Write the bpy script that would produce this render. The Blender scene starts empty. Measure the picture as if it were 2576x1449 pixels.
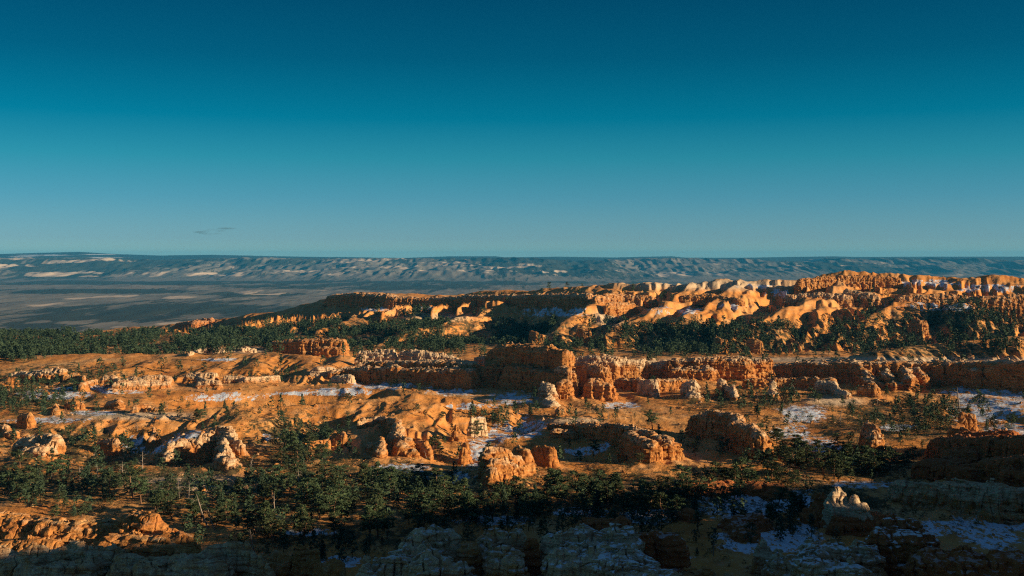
import bpy, math, random
import numpy as np
random.seed(7)
rng = np.random.default_rng(11)
f32 = np.float32
S = bpy.context.scene
COL = S.collection

# ------------------------------------------------------------------ basics
FQ, HX, HY = 2762.0, 1288.0, 645.0          # focal length, centre and horizon on a 2576-wide picture of the place
AZ = math.radians(107)                     # compass direction of the sun, clockwise from straight ahead
EL = math.radians(13.2)
SUN = np.array([math.sin(AZ) * math.cos(EL), math.cos(AZ) * math.cos(EL), math.sin(EL)])

def pt(qx, qy, Y):
    return ((qx - HX) / FQ * Y, Y, -(qy - HY) / FQ * Y)

_T = (rng.random(32 ** 3).astype(f32) * 2 - 1)
def noise(x, y, z=0.0, seed=0):
    x = np.asarray(x, f32) + f32(seed * 17.31); y = np.asarray(y, f32) + f32(seed * 9.7)
    z = np.broadcast_to(np.asarray(z, f32) + f32(seed * 5.13), x.shape)
    xi = np.floor(x); yi = np.floor(y); zi = np.floor(z)
    fx = x - xi; fy = y - yi; fz = z - zi
    fx = fx * fx * (3 - 2 * fx); fy = fy * fy * (3 - 2 * fy); fz = fz * fz * (3 - 2 * fz)
    a = xi.astype(np.int32); b = yi.astype(np.int32); c = zi.astype(np.int32)
    a1 = ((a + 1) & 31) << 10; a = (a & 31) << 10
    b1 = ((b + 1) & 31) << 5; b = (b & 31) << 5
    c1 = (c + 1) & 31; c = c & 31
    def lx(k):
        u = _T.take(a + k)
        return u + (_T.take(a1 + k) - u) * fx
    u0 = lx(b + c); u0 = u0 + (lx(b1 + c) - u0) * fy
    u1 = lx(b + c1); u1 = u1 + (lx(b1 + c1) - u1) * fy
    return u0 + (u1 - u0) * fz

def fbm(x, y, z=0.0, octv=3, seed=0):
    s = 0.0; a = 1.0; k = 1.0; n = 0.0
    for o in range(octv):
        s = s + a * noise(x * k, y * k, np.asarray(z, f32) * k, seed + o * 3); n += a
        a *= 0.5; k *= 2.03
    return s / n

def sstep(e0, e1, v):
    t = np.clip((v - e0) / (e1 - e0), 0, 1)
    return t * t * (3 - 2 * t)

def smax(a, b, k):
    h = np.clip(0.5 + 0.5 * (a - b) / k, 0, 1)
    return b + (a - b) * h + k * h * (1 - h)

def mesh_object(name, verts, faces, mats, attrs=None, smooth=True, parent=None, mat_index=None):
    """verts (n,3), faces (m,3|4) arrays -> one linked mesh object"""
    verts = np.asarray(verts, f32); faces = np.asarray(faces, np.int32)
    me = bpy.data.meshes.new(name)
    me.vertices.add(len(verts)); me.vertices.foreach_set('co', verts.ravel())
    n, k = faces.shape
    me.loops.add(n * k); me.loops.foreach_set('vertex_index', faces.ravel())
    me.polygons.add(n)
    me.polygons.foreach_set('loop_start', np.arange(0, n * k, k, dtype=np.int32))
    me.polygons.foreach_set('loop_total', np.full(n, k, np.int32))
    me.polygons.foreach_set('use_smooth', np.full(n, smooth, bool))
    for m in (mats if isinstance(mats, (list, tuple)) else [mats]):
        me.materials.append(m)
    if mat_index is not None:
        me.polygons.foreach_set('material_index', mat_index)
    if attrs:
        for an, av in attrs.items():
            at = me.attributes.new(an, 'FLOAT', 'POINT')
            at.data.foreach_set('value', np.asarray(av, f32))
    me.update(calc_edges=True)
    o = bpy.data.objects.new(name, me)
    COL.objects.link(o)
    if parent: o.parent = parent
    return o

def tag(o, label=None, cat=None, group=None, kind=None):
    if label: o['label'] = label
    if cat: o['category'] = cat
    if group: o['group'] = group
    if kind: o['kind'] = kind
    return o

# ------------------------------------------------------------------ materials
class NT:
    def __init__(s, name):
        s.m = bpy.data.materials.new(name); s.m.use_nodes = True
        s.t = s.m.node_tree; s.t.nodes.clear()
    def n(s, typ, **kw):
        nd = s.t.nodes.new(typ)
        for k, v in kw.items():
            if k == 'ins':
                for a, b in v.items(): nd.inputs[a].default_value = b
            else: setattr(nd, k, v)
        return nd
    def l(s, a, b): s.t.links.new(a, b)
    def noise(s, vec, scale, detail=4, rough=0.55):
        nd = s.n('ShaderNodeTexNoise'); nd.inputs['Scale'].default_value = scale
        nd.inputs['Detail'].default_value = detail; nd.inputs['Roughness'].default_value = rough
        s.l(vec, nd.inputs['Vector']); return nd.outputs['Fac']
    def mapping(s, scale):
        tc = s.n('ShaderNodeNewGeometry'); mp = s.n('ShaderNodeMapping')
        mp.inputs['Scale'].default_value = scale; s.l(tc.outputs['Position'], mp.inputs['Vector'])
        return mp.outputs['Vector']
    def ramp(s, fac, stops, interp='LINEAR'):
        r = s.n('ShaderNodeValToRGB'); cr = r.color_ramp; cr.interpolation = interp
        while len(cr.elements) < len(stops): cr.elements.new(0.5)
        for e, (p, c) in zip(cr.elements, stops):
            e.position = p; e.color = (c if len(c) == 4 else (*c, 1)) if isinstance(c, tuple) else (c, c, c, 1)
        s.l(fac, r.inputs['Fac']); return r.outputs['Color']
    def mix(s, fac, a, b, blend='MIX'):
        m = s.n('ShaderNodeMix', data_type='RGBA', blend_type=blend)
        for k, v in ((0, fac), (6, a), (7, b)):
            if isinstance(v, bpy.types.NodeSocket): s.l(v, m.inputs[k])
            elif isinstance(v, tuple): m.inputs[k].default_value = v if len(v) == 4 else (*v, 1)
            else: m.inputs[k].default_value = v
        return m.outputs[2]
    def math(s, op, a, b=0.0, clamp=False):
        m = s.n('ShaderNodeMath', operation=op, use_clamp=clamp)
        for k, v in ((0, a), (1, b)):
            if isinstance(v, bpy.types.NodeSocket): s.l(v, m.inputs[k])
            else: m.inputs[k].default_value = v
        return m.outputs[0]
    def attr(s, name):
        return s.n('ShaderNodeAttribute', attribute_name=name).outputs['Fac']
    def bsdf(s, color, rough=0.9, bump=None, dist=0.3, strength=0.6):
        b = s.n('ShaderNodeBsdfPrincipled'); o = s.n('ShaderNodeOutputMaterial')
        if isinstance(color, tuple): b.inputs['Base Color'].default_value = (*color, 1)
        else: s.l(color, b.inputs['Base Color'])
        b.inputs['Roughness'].default_value = rough
        b.inputs['Specular IOR Level'].default_value = 0.12
        if bump is not None:
            bm = s.n('ShaderNodeBump'); bm.inputs['Strength'].default_value = strength
            bm.inputs['Distance'].default_value = dist
            s.l(bump, bm.inputs['Height']); s.l(bm.outputs['Normal'], b.inputs['Normal'])
        s.l(b.outputs['BSDF'], o.inputs['Surface'])
        return s.m

SOIL = (0.64, 0.262, 0.060); SOILT = (0.66, 0.350, 0.125)
ORANGE = (0.58, 0.27, 0.078); RED = (0.47, 0.18, 0.048); CREAM = (0.68, 0.50, 0.31); TAN = (0.62, 0.395, 0.185)

def soil_material():
    t = NT('canyon_soil')
    p = t.mapping((1, 1, 1))
    big = t.noise(p, 0.018, 3); mid = t.noise(p, 0.11, 4); fine = t.noise(p, 0.9, 5, 0.65)
    col = t.mix(t.ramp(big, [(0.42, 0.0), (0.72, 1.0)]), SOIL, SOILT)
    col = t.mix(t.ramp(mid, [(0.5, 0.0), (0.72, 0.55)]), col, RED)
    strata = t.noise(t.mapping((0.03, 0.03, 0.8)), 1.0, 3)
    col = t.mix(t.ramp(strata, [(0.55, 0.0), (0.7, 0.28)]), col, CREAM)
    pat = t.noise(t.mapping((0.055, 0.03, 0.05)), 1.0, 5, 0.7)
    col = t.mix(t.ramp(pat, [(0.54, 0.0), (0.66, 0.5)]), col, (0.68, 0.42, 0.20))
    col = t.mix(t.ramp(pat, [(0.34, 0.6), (0.44, 0.0)]), col, (0.48, 0.155, 0.036))
    col = t.mix(t.math('MULTIPLY', t.attr('pale'), 1.0), col, (0.60, 0.45, 0.29))
    col = t.mix(t.ramp(fine, [(0.36, 0.45), (0.50, 0.0)]), col, (0.30, 0.13, 0.05))
    # low scrub: broken patches with edges of their own
    scrub = t.noise(t.mapping((0.17, 0.10, 0.15)), 1.0, 7, 0.74)
    sc = t.math('ADD', scrub, t.math('MULTIPLY', t.attr('veg'), 0.20))
    col = t.mix(t.ramp(sc, [(0.66, 0.0), (0.70, 0.88)]), col, (0.06, 0.062, 0.03))
    # snow: drifted patches
    sn = t.noise(t.mapping((0.13, 0.085, 0.1)), 1.0, 8, 0.74)
    sm = t.math('ADD', sn, t.math('MULTIPLY', t.attr('snow'), 0.37))
    spk = t.noise(t.mapping((0.45, 0.22, 0.3)), 1.0, 4, 0.7)
    sm = t.math('SUBTRACT', sm, t.ramp(spk, [(0.50, 0.0), (0.64, 0.22)]))
    col = t.mix(t.ramp(sm, [(0.765, 0.0), (0.815, 1.0)]), col, (0.66, 0.72, 0.80))
    bmp = t.math('ADD', t.math('MULTIPLY', fine, 0.6), t.math('MULTIPLY', mid, 1.2))
    return t.bsdf(col, 0.95, bmp, 0.9, 0.8)

def rock_material():
    t = NT('layered_sandstone')
    p = t.mapping((1, 1, 1))
    wob = t.noise(p, 0.12, 3); fine = t.noise(p, 1.1, 6, 0.68); mid = t.noise(p, 0.3, 4)
    bands = t.noise(t.mapping((0.035, 0.035, 0.55)), 1.0, 5, 0.65)
    col = t.mix(t.ramp(bands, [(0.36, 0.0), (0.62, 1.0)]), RED, ORANGE)
    col = t.mix(t.ramp(bands, [(0.56, 0.0), (0.70, 0.8)]), col, TAN)
    pale = t.math('ADD', t.attr('pale'), t.math('MULTIPLY', t.math('SUBTRACT', mid, 0.5), 1.1))
    col = t.mix(t.ramp(pale, [(0.32, 0.0), (0.72, 1.0)]), col, CREAM)
    col = t.mix(t.ramp(fine, [(0.33, 0.65), (0.52, 0.0)]), col, (0.19, 0.085, 0.04))
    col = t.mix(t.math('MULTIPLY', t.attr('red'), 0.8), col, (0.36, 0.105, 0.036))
    lines = t.noise(t.mapping((0.03, 0.03, 1.5)), 1.0, 3, 0.6)
    col = t.mix(t.ramp(lines, [(0.55, 0.0), (0.61, 0.6)]), col, (0.30, 0.115, 0.042))
    # snow lying on ledges and tops
    geo = t.n('ShaderNodeNewGeometry'); sep = t.n('ShaderNodeSeparateXYZ')
    t.l(geo.outputs['Normal'], sep.inputs[0])
    up = t.math('ADD', sep.outputs['Z'], t.math('MULTIPLY', t.math('SUBTRACT', t.noise(p, 0.35, 5), 0.5), 0.9))
    sm = t.math('MULTIPLY', t.ramp(up, [(0.86, 0.0), (0.93, 1.0)]), t.attr('snow'))
    col = t.mix(sm, col, (0.80, 0.82, 0.85))
    fz = t.noise(t.mapping((0.9, 0.9, 0.22)), 1.0, 5, 0.62)
    lz = t.noise(t.mapping((0.15, 0.15, 1.6)), 1.0, 4, 0.6)
    bmp = t.math('ADD', t.math('ADD', t.math('MULTIPLY', fz, 1.0), t.math('MULTIPLY', lz, 0.9)), t.math('MULTIPLY', fine, 0.9))
    return t.bsdf(col, 0.93, bmp, 1.0, 0.75)

def plain_material():
    t = NT('sage_plain')
    p = t.mapping((1, 1, 1))
    st = t.noise(t.mapping((0.0011, 0.00030, 0)), 1.0, 7, 0.66)
    fine = t.noise(t.mapping((0.012, 0.0013, 0.01)), 1.0, 6, 0.72)
    col = t.mix(t.ramp(st, [(0.35, 0.0), (0.65, 1.0)]), (0.18, 0.17, 0.145), (0.30, 0.25, 0.195))
    col = t.mix(t.ramp(fine, [(0.40, 0.55), (0.56, 0.0)]), col, (0.085, 0.088, 0.075))
    v = t.math('ADD', t.math('MULTIPLY', t.attr('veg'), 0.34), t.math('ADD', t.math('MULTIPLY', fine, 0.9), t.math('MULTIPLY', st, 0.3)))
    col = t.mix(t.ramp(v, [(0.69, 0.0), (0.75, 0.93)]), col, (0.026, 0.036, 0.026))
    pl = t.math('ADD', t.math('MULTIPLY', t.attr('pale'), 0.5), t.math('MULTIPLY', fine, 0.6))
    col = t.mix(t.ramp(pl, [(0.52, 0.0), (0.62, 0.9)]), col, (0.60, 0.47, 0.34))
    sn = t.math('ADD', t.math('MULTIPLY', t.attr('snow'), 0.5), t.math('MULTIPLY', fine, 0.6))
    col = t.mix(t.ramp(sn, [(0.60, 0.0), (0.68, 0.9)]), col, (0.78, 0.80, 0.83))
    return t.bsdf(col, 1.0)

def foliage_material(name, base, tip):
    t = NT(name)
    oi = t.n('ShaderNodeObjectInfo')
    nz = t.noise(t.mapping((1, 1, 1)), 0.7, 3)
    col = t.mix(t.ramp(nz, [(0.35, 0.0), (0.65, 1.0)]), base, tip)
    hs = t.n('ShaderNodeHueSaturation')
    t.l(t.math('ADD', 0.475, t.math('MULTIPLY', oi.outputs['Random'], 0.05)), hs.inputs['Hue'])
    t.l(t.math('ADD', 0.7, t.math('MULTIPLY', oi.outputs['Random'], 0.6)), hs.inputs['Value'])
    t.l(col, hs.inputs['Color'])
    return t.bsdf(hs.outputs['Color'], 0.9)

def bark_material(name, a, b):
    t = NT(name)
    nz = t.noise(t.mapping((3, 3, 0.8)), 1.0, 4)
    return t.bsdf(t.mix(t.ramp(nz, [(0.35, 0.0), (0.65, 1.0)]), a, b), 0.95)

M_SOIL = soil_material(); M_ROCK = rock_material(); M_PLAIN = plain_material()
M_PINE = foliage_material('pine_needles', (0.042, 0.066, 0.032), (0.088, 0.120, 0.056))
M_FIR = foliage_material('fir_needles', (0.040, 0.068, 0.042), (0.080, 0.116, 0.068))
M_FOREST = foliage_material('far_pine_needles', (0.022, 0.038, 0.022), (0.050, 0.070, 0.038))
M_SCRUB = foliage_material('scrub_leaves', (0.052, 0.056, 0.026), (0.105, 0.10, 0.048))
M_BARK = bark_material('pine_bark', (0.13, 0.075, 0.045), (0.27, 0.15, 0.09))
M_DEAD = bark_material('weathered_wood', (0.14, 0.11, 0.09), (0.33, 0.28, 0.23))

# ------------------------------------------------------------------ terrain
def floor_z(x, y):
    z = -96.0 + 0 * x
    z = z - 7.0 * sstep(950, 1150, y) * (1 - sstep(1350, 1500, y))
    left = sstep(-120, -420, x)
    z = z - left * 55.0 * sstep(1250, 2100, y)
    z = z - 300.0 * sstep(2000, 3200, y)
    return z

# smooth soil ridges: crest points (picture x, picture y, distance), front slope, back slope, crest radius
RIDGES = [
  # far ridge and its long shaded western end
  ([(380,822,2120),(440,815,2060),(560,800,2000),(690,784,1930),(800,757,1880),(840,745,1850),(930,738,1800),(1010,741,1775),(1090,743,1730),(1200,737,1680),(1350,734,1610),(1480,727,1545),(1550,716,1520)], 0.42, 0.10, 22),
  ([(1480,727,1545),(1550,714,1520),(1650,711,1500),(1760,708,1500),(1900,704,1500),(2050,694,1500),(2150,689,1495),(2300,690,1480),(2400,694,1470),(2576,697,1440),(2800,697,1400)], 0.27, 0.10, 14),
  # spurs running from the far ridge toward the forest
  ([(1570,716,1515),(1530,745,1450),(1480,778,1375),(1420,812,1300),(1390,830,1270)], 0.30, 0.36, 9),
  ([(1010,745,1770),(960,775,1650),(900,800,1540),(800,826,1430)], 0.42, 0.5, 14),
  ([(1270,740,1640),(1200,785,1500),(1090,815,1400),(1010,835,1330)], 0.42, 0.5, 12),
  ([(1740,712,1490),(1700,740,1425),(1650,778,1350),(1580,812,1285),(1550,828,1260)], 0.23, 0.30, 8),
  ([(1860,722,1470),(1800,756,1390),(1720,800,1295)], 0.20, 0.26, 12),
  ([(2120,694,1490),(2090,732,1415),(2010,766,1345),(1900,804,1265),(1840,826,1230)], 0.22, 0.28, 9),
  ([(2260,700,1480),(2190,738,1420)], 0.40, 0.5, 10),
  ([(2420,698,1460),(2330,735,1400),(2230,770,1345),(2170,800,1300)], 0.30, 0.5, 7),
  ([(2560,700,1440),(2480,745,1380),(2420,765,1330)], 0.42, 0.5, 12),
  # slope in front of the right forest
  ([(2230,880,1010),(2320,866,1040),(2420,857,1055),(2600,845,1070),(2760,840,1060)], 0.20, 0.25, 14),
  # left back hills
  ([(-160,898,985),(0,895,990),(150,892,990),(300,893,990),(430,889,990),(520,888,985),(600,886,990)], 0.085, 0.14, 24),
  ([(600,886,990),(660,893,950),(640,915,890)], 0.22, 0.22, 7),
  ([(560,886,985),(570,905,930),(520,935,860)], 0.16, 0.2, 8),
  ([(420,890,985),(380,915,915),(260,942,845)], 0.16, 0.2, 9),
  ([(690,884,990),(790,900,935),(760,922,880)], 0.2, 0.2, 8),
  ([(860,893,960),(850,912,900),(800,925,860)], 0.2, 0.2, 6),
  ([(240,972,792),(420,966,800),(560,968,800),(700,962,815)], 0.13, 0.2, 12),
  # long orange crest in front of the shaded valley
  ([(120,1072,590),(225,1050,604),(350,1040,613),(480,1036,620),(640,1028,632),(800,1018,648),(940,1005,668),(1050,998,680),(1140,1003,680),(1240,1020,665)], 0.20, 0.34, 9),
  ([(1050,1000,676),(1010,1035,620),(930,1060,585)], 0.16, 0.2, 10),
  ([(640,1030,628),(600,1062,585),(500,1085,560)], 0.15, 0.2, 9),
  ([(880,976,772),(960,972,780),(1060,985,755)], 0.16, 0.2, 5),
  # mounds below the great butte
  ([(1370,1062,628),(1440,1048,640),(1530,1038,650),(1640,1046,646),(1720,1058,630)], 0.22, 0.3, 7),
  ([(1270,1100,570),(1330,1090,580),(1370,1070,600)], 0.16, 0.22, 8),
  # open slope right of centre
  ([(2080,1002,735),(2180,992,745),(2290,990,745),(2330,1010,715),(2340,1050,650)], 0.16, 0.2, 12),
  # aprons under the centre boulders
  ([(1330,1150,520),(1400,1150,520),(1520,1168,500),(1700,1172,496)], 0.16, 0.25, 8),
  ([(340,1178,495),(470,1180,494),(620,1165,508)], 0.10, 0.16, 12),
  ([(0,1165,505),(120,1170,500),(200,1150,520)], 0.10, 0.2, 10),
  ([(880,1158,513),(990,1165,506),(1080,1150,520)], 0.14, 0.2, 7),
  ([(1690,1168,500),(1800,1165,503),(1930,1160,508)], 0.14, 0.2, 7),
]
_R = []
for pts, sf, sb, r in RIDGES:
    W = [pt(*p) for p in pts]
    _R.append((W, sf, sb, r))

# shaded hollows: (picture x, picture y, half width m, half depth m, depth m)
HOLLOWS = [(300,1128,36,26,4.5),(470,1135,44,26,4.5),(400,1100,26,16,3.5),(690,1000,62,36,11.0),(890,992,60,30,10.0),(1130,1002,50,22,6.0),(1300,1060,34,40,5.5),(1200,1140,26,20,4.0),(1100,1195,28,16,4.0),
  (2010,1060,55,34,3.2),(1970,1110,40,20,3.5),(2470,1040,60,40,4.5),(2400,1000,50,24,3.0),(2100,1125,36,16,3.5),(1600,1130,40,16,4.0),(1740,1085,24,24,4.0),(100,1060,50,18,3.0),(130,1000,60,26,3.5),(720,1095,24,14,2.5),(880,1085,18,14,3.0),(1060,1115,16,14,3.0),(30,1130,26,16,3.0),(2300,1130,36,18,3.5),(1450,1125,24,14,3.5)]
_HO = []
for hx, hy, hw, hd, hdep in HOLLOWS:
    yy0 = 94.0 * FQ / (hy - HY); _HO.append(((hx - HX) / FQ * yy0, yy0, hw, hd, hdep))

def H(x, y):
    x = np.asarray(x, f32); y = np.asarray(y, f32)
    z = floor_z(x, y)
    gul = fbm(x / 26.0, y / 60.0, 0, 3, 5)
    gul2 = np.abs(fbm(x / 15.0, y / 50.0, 3.0, 2, 8))
    gul4 = np.abs(fbm((x - 0.38 * y) / 26.0, y / 150.0, 7.0, 3, 15))
    gul3 = np.abs(fbm(x / 6.5, y / 30.0, 5.0, 2, 9))
    for ri, (W, sf, sb, r) in enumerate(_R):
        rx0 = min(q[0] for q in W) - 260; rx1 = max(q[0] for q in W) + 260; ry0 = min(q[1] for q in W) - 260; ry1 = max(q[1] for q in W) + 260
        if x.max() < rx0 or x.min() > rx1 or y.max() < ry0 or y.min() > ry1: continue
        best = np.full(x.shape, 1e9, f32); crest = np.zeros_like(best); ny = np.zeros_like(best)
        for (ax, ay, az), (bx, by, bz) in zip(W[:-1], W[1:]):
            dx, dy = bx - ax, by - ay; L2 = dx * dx + dy * dy
            t = np.clip(((x - ax) * dx + (y - ay) * dy) / L2, 0, 1)
            d = np.hypot(x - ax - t * dx, y - ay - t * dy)
            m = d < best
            best = np.where(m, d, best); crest = np.where(m, az + t * (bz - az), crest)
            ny = np.where(m, ay + t * dy, ny)
        w = np.clip((y - ny) / 14.0 + 0.5, 0, 1)
        s = sf + (sb - sf) * w
        dd = best * (1.0 + 0.30 * gul)
        zr = crest - s * (np.sqrt(dd * dd + r * r) - r) - np.minimum((gul2 + 0.5 * gul3) * best * 0.30, 9.0) * (s > 0.13) * (0.35 if ri == 0 else 1.0) - (np.minimum(gul4 * best * (0.16 if ri == 0 else (0.75 if ri == 1 else 0.5)), 18.0) * (0.5 if ri == 0 else 1.0) if W[0][1] > 1200 and W[-1][1] > 1100 else 0)
        z = smax(zr, z, 2.5)
    hq = (z + 100.0) / 10.0 + 0.9 * fbm(x / 140.0, y / 140.0, 0, 2, 16)
    fr = hq - np.floor(hq)
    z = z + 8.5 * (np.floor(hq) + sstep(0.5, 0.92, fr) - hq) * sstep(1230, 1380, y) * (1 - sstep(1750, 1900, y)) * sstep(-0.35, 0.1, fbm(x / 110, y / 160, 0, 2, 17) + 0.08)
    far = sstep(900, 1400, y)
    bad = fbm(x / 30.0 + 0.25 * y / 30.0, y / 75.0, 0, 3, 11)
    z = z + 4.8 * (0.25 - np.abs(bad)) * sstep(430, 520, y) * (1 - sstep(830, 900, y)) * sstep(-0.35, 0.2, fbm(x / 90, y / 140, 0, 2, 12) + 0.1)
    for hx, hy, hw, hd, hdep in _HO:
        u = (x - hx) / hw; v = (y - hy) / hd
        u = np.where(u > 0, u * 2.2, u * 0.85) + 0.25 * bad
        q = u * u + v * v
        z = z - hdep * np.exp(-np.minimum(q * q, 30.0))
    z = z + 9.0 * sstep(1180, 1300, y) * (1 - sstep(1750, 2000, y)) * (fbm(x / 95.0, y / 130.0, 0, 3, 13) + 0.55 * (0.3 - np.abs(fbm((x - 0.38 * y) / 17.0, y / 70.0, 0, 3, 18))) * sstep(-60, 120, x))
    z = z + (1.7 + 2.4 * far) * fbm(x / 38.0, y / 60.0, 0, 3, 1) + 0.7 * fbm(x / 13.0, y / 30.0, 0, 2, 3) + (0.42 + 0.5 * far) * fbm(x / 7.0, y / 7.0, 0, 2, 2) + 0.30 * (1 - far) * fbm(x / 2.4, y / 2.8, 0, 2, 4)
    return z

def ground_hit(qx, qy, y0=300.0, y1=2600.0):
    """first place where the line of sight through a picture point meets the ground"""
    Y = np.geomspace(y0, y1, 700)
    X = (qx - HX) / FQ * Y; Z = -(qy - HY) / FQ * Y
    d = Z - H(X, Y)
    k = np.argmax(d < 0)
    if d[k] >= 0: return None
    return float(X[k]), float(Y[k]), float(H(X[k:k+1], Y[k:k+1])[0])

def toQ(x, y, z):
    return HX + x / y * FQ, HY - z / y * FQ

def blobs(qx, qy, L):
    m = np.zeros_like(qx)
    for cx, cy, rx, ry in L:
        d = ((qx - cx) / rx) ** 2 + ((qy - cy) / ry) ** 2
        m = np.maximum(m, np.exp(-d * d * 0.7))
    return m

SNOW = [(2480,1325,130,34),(1900,1258,200,40),(1950,1350,170,32),(2350,1330,80,24),(1650,1300,120,24),(760,990,120,7),(560,1000,120,14),(1000,968,150,14),(860,985,120,12),(1140,985,80,12),(1290,1003,80,18),(1180,1022,90,10),
  (1310,1072,75,38),(1240,1100,60,25),(1200,1140,60,45),(2020,1042,75,30),(1990,1090,60,25),(2060,1120,70,24),(2480,1030,110,45),(2440,990,90,14),(2560,1000,60,30),(2530,1080,70,20),
  (490,1112,80,38),(360,1120,70,28),(120,1058,140,9),(240,1040,80,7),(130,992,110,16),(230,975,110,8),(1930,1268,130,34),(2170,1218,100,12),(1930,1365,150,32),(2490,1350,110,45),
  (1430,1288,50,16),(1500,1290,40,16),(1830,1290,60,30),(1250,1310,120,14),(850,1412,70,20),(780,1340,90,12),(2050,1320,60,20),(1700,1410,60,25),
  (960,778,70,8),(1050,776,110,9),(1400,785,110,16),(1700,782,75,14),(1960,738,45,14),(1900,720,60,7),(2330,712,110,12),(2480,725,110,12),(2400,770,140,16),(2540,780,80,20),(2200,765,40,8),(1850,770,45,10),
  (1600,1125,110,12),(1480,1135,60,14),(300,985,70,8),(560,905,70,5),(1560,1020,60,10),(1800,1075,60,12),(2250,1075,60,10),(1010,1178,90,14),(1130,1200,80,18),(700,1100,60,14)]
VEG = [(900,1350,350,40),(1000,830,600,40),(1800,850,500,45),(2400,810,280,40),(500,860,520,30),(150,950,180,40),(1500,1250,1500,70),(700,1200,500,60),(100,1200,260,70),(720,1090,110,60),(2250,1060,200,60),(2200,1160,220,50),(1480,870,400,20),(60,1010,150,30),(2350,880,300,25),(200,1130,220,60),(1850,1010,150,20)]
PALE = [(330,1046,160,10),(1450,1060,60,10),(1100,800,80,10),(1800,715,250,14),(620,880,60,8),(2200,905,500,7),(2100,1010,70,12),(470,1215,150,25),(600,700,10,10),(1530,800,40,20)]

NT_, NY_ = 1300, 1050
tx = np.linspace(-0.64, 0.64, NT_, dtype=f32)
yy = np.concatenate([np.geomspace(150, 420, 150, endpoint=False), np.geomspace(420, 1250, 560, endpoint=False), np.geomspace(1250, 2100, 260, endpoint=False), np.geomspace(2100, 3600, NY_ - 970)]).astype(f32)
YY, TX = np.meshgrid(yy, tx, indexing='ij')
XX = YY * TX
ZZ = np.empty_like(XX)
for i in range(0, len(yy), 70):
    ZZ[i:i+70] = H(XX[i:i+70], YY[i:i+70])
def grid_faces(nr, nc):
    a = (np.arange(nr - 1)[:, None] * nc + np.arange(nc - 1)[None, :]).ravel()
    return np.stack([a, a + 1, a + nc + 1, a + nc], 1)
qx, qy = toQ(XX, YY, ZZ)
SN = blobs(qx, qy, SNOW); VG = blobs(qx, qy, VEG); PA = blobs(qx, qy, PALE)
# steep faces shed their snow
gz = np.gradient(ZZ, axis=1) / np.maximum(np.gradient(XX, axis=1), 1e-3)
SN = SN * (1 - 0.5 * sstep(0.1, 0.5, -gz))
# ---- plain and distant plateau
def plain_z(x, y):
    z = -345 + 5 * fbm(x / 900, y / 1500, 0, 4, 21)
    z = z + 22 * sstep(0.1, 0.7, fbm(x / 1400, y / 2600, 0, 4, 22)) * sstep(4500, 7000, y)
    # badland cliffs, then forested plateau
    e = y + 2600 * fbm(x / 5200, y / 9000, 0, 3, 23) - 0.10 * np.maximum(x, 0)
    rise = sstep(15000, 20500, e)
    r1 = 1 - 2.0 * np.abs(fbm(x / 1500, y / 3600, 0, 3, 24)); r2 = 1 - 2.0 * np.abs(fbm(x / 420, y / 1500, 0, 3, 27))
    bench = sstep(0.28, 0.36, rise) * 30 + sstep(0.58, 0.66, rise) * 45 + sstep(0.84, 0.93, rise) * 40
    mid = sstep(14800, 16500, e) * (1 - sstep(21500, 25500, e))
    z = z + 75 * rise + bench + mid * (72 * r1 + 44 * r2 + 22 * (1 - 2 * np.abs(fbm(x / 150, y / 700, 0, 2, 29))))
    z = z + 9 * sstep(4500, 7000, y) * (1 - sstep(13500, 15000, e)) * (1.6 - 3 * np.abs(fbm(x / 320, y / 1500, 0, 4, 28)))
    terr = sstep(21500, 28500, y + 2000 * fbm(x / 9000, y / 9000, 0, 2, 25))
    z = z + terr * (185 + 26 * fbm(x / 3800, y / 5000, 0, 3, 26))
    rr = np.hypot((x + 10800) / 4200, (y - 29500) / 5000)
    z = z + 95 * np.exp(-rr * rr)
    rr = np.hypot((x - 8600) / 1500, (y - 29000) / 3000)
    z = z + 38 * np.exp(-rr ** 4)
    z = z - 30 * sstep(5500, 9500, x) * terr - 25 * sstep(34000, 44000, y)
    return z
ncol, nrow = 1300, 640
tx2 = np.linspace(-0.66, 0.66, ncol, dtype=f32)
y2 = np.concatenate([np.geomspace(2900, 14000, 240, endpoint=False), np.geomspace(14000, 33000, 340, endpoint=False), np.geomspace(33000, 36500, 12)]).astype(f32)
Y2, T2 = np.meshgrid(y2, tx2, indexing='ij'); X2 = Y2 * T2
Z2 = plain_z(X2, Y2)
q2x, q2y = toQ(X2, Y2, Z2)
SKX = np.array([0,100,200,300,400,540,700,1000,1130,1245,1275,1400,1550,1690,1725,1900,2095,2145,2300,2576]); SKV = np.array([639,636,633.5,640,643,641,645,650,645,645,649,646,648,645,649,648,645,646.5,646,645.5])
sky_now = np.where(Y2 > 24000, q2y, 9e9).min(0); want = np.interp(q2x[0], SKX, SKV)
print('skyline', [round(float(v), 1) for v in sky_now[::90]])
Z2 = Z2 + sstep(21500, 26000, Y2) * ((sky_now - want) / FQ)[None, :] * 28500
q2x, q2y = toQ(X2, Y2, Z2)
V2 = blobs(q2x, q2y, [(480,782,330,14),(330,800,220,10),(620,775,200,9),(60,838,160,10),(120,822,90,8),(700,712,900,5),(200,733,260,6),(900,720,300,8),(60,875,260,14),(620,740,120,6),(300,660,420,11)])
cl = sstep(15000, 17500, Y2)
dZ = np.gradient(Z2, axis=1) / np.gradient(X2, axis=1)
forest = cl * (0.22 + 0.75 * sstep(-0.1, 0.45, fbm(X2 / 2600, Y2 / 5200, 0, 4, 31)) + 0.5 * sstep(22500, 25500, Y2))
V2 = V2 * (0.8 + 1.2 * fbm(X2 / 300, Y2 / 1500, 0, 4, 36)) + 0.35 * sstep(0.05, 0.4, fbm(X2 / 500, Y2 / 1900, 0, 4, 37))
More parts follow.
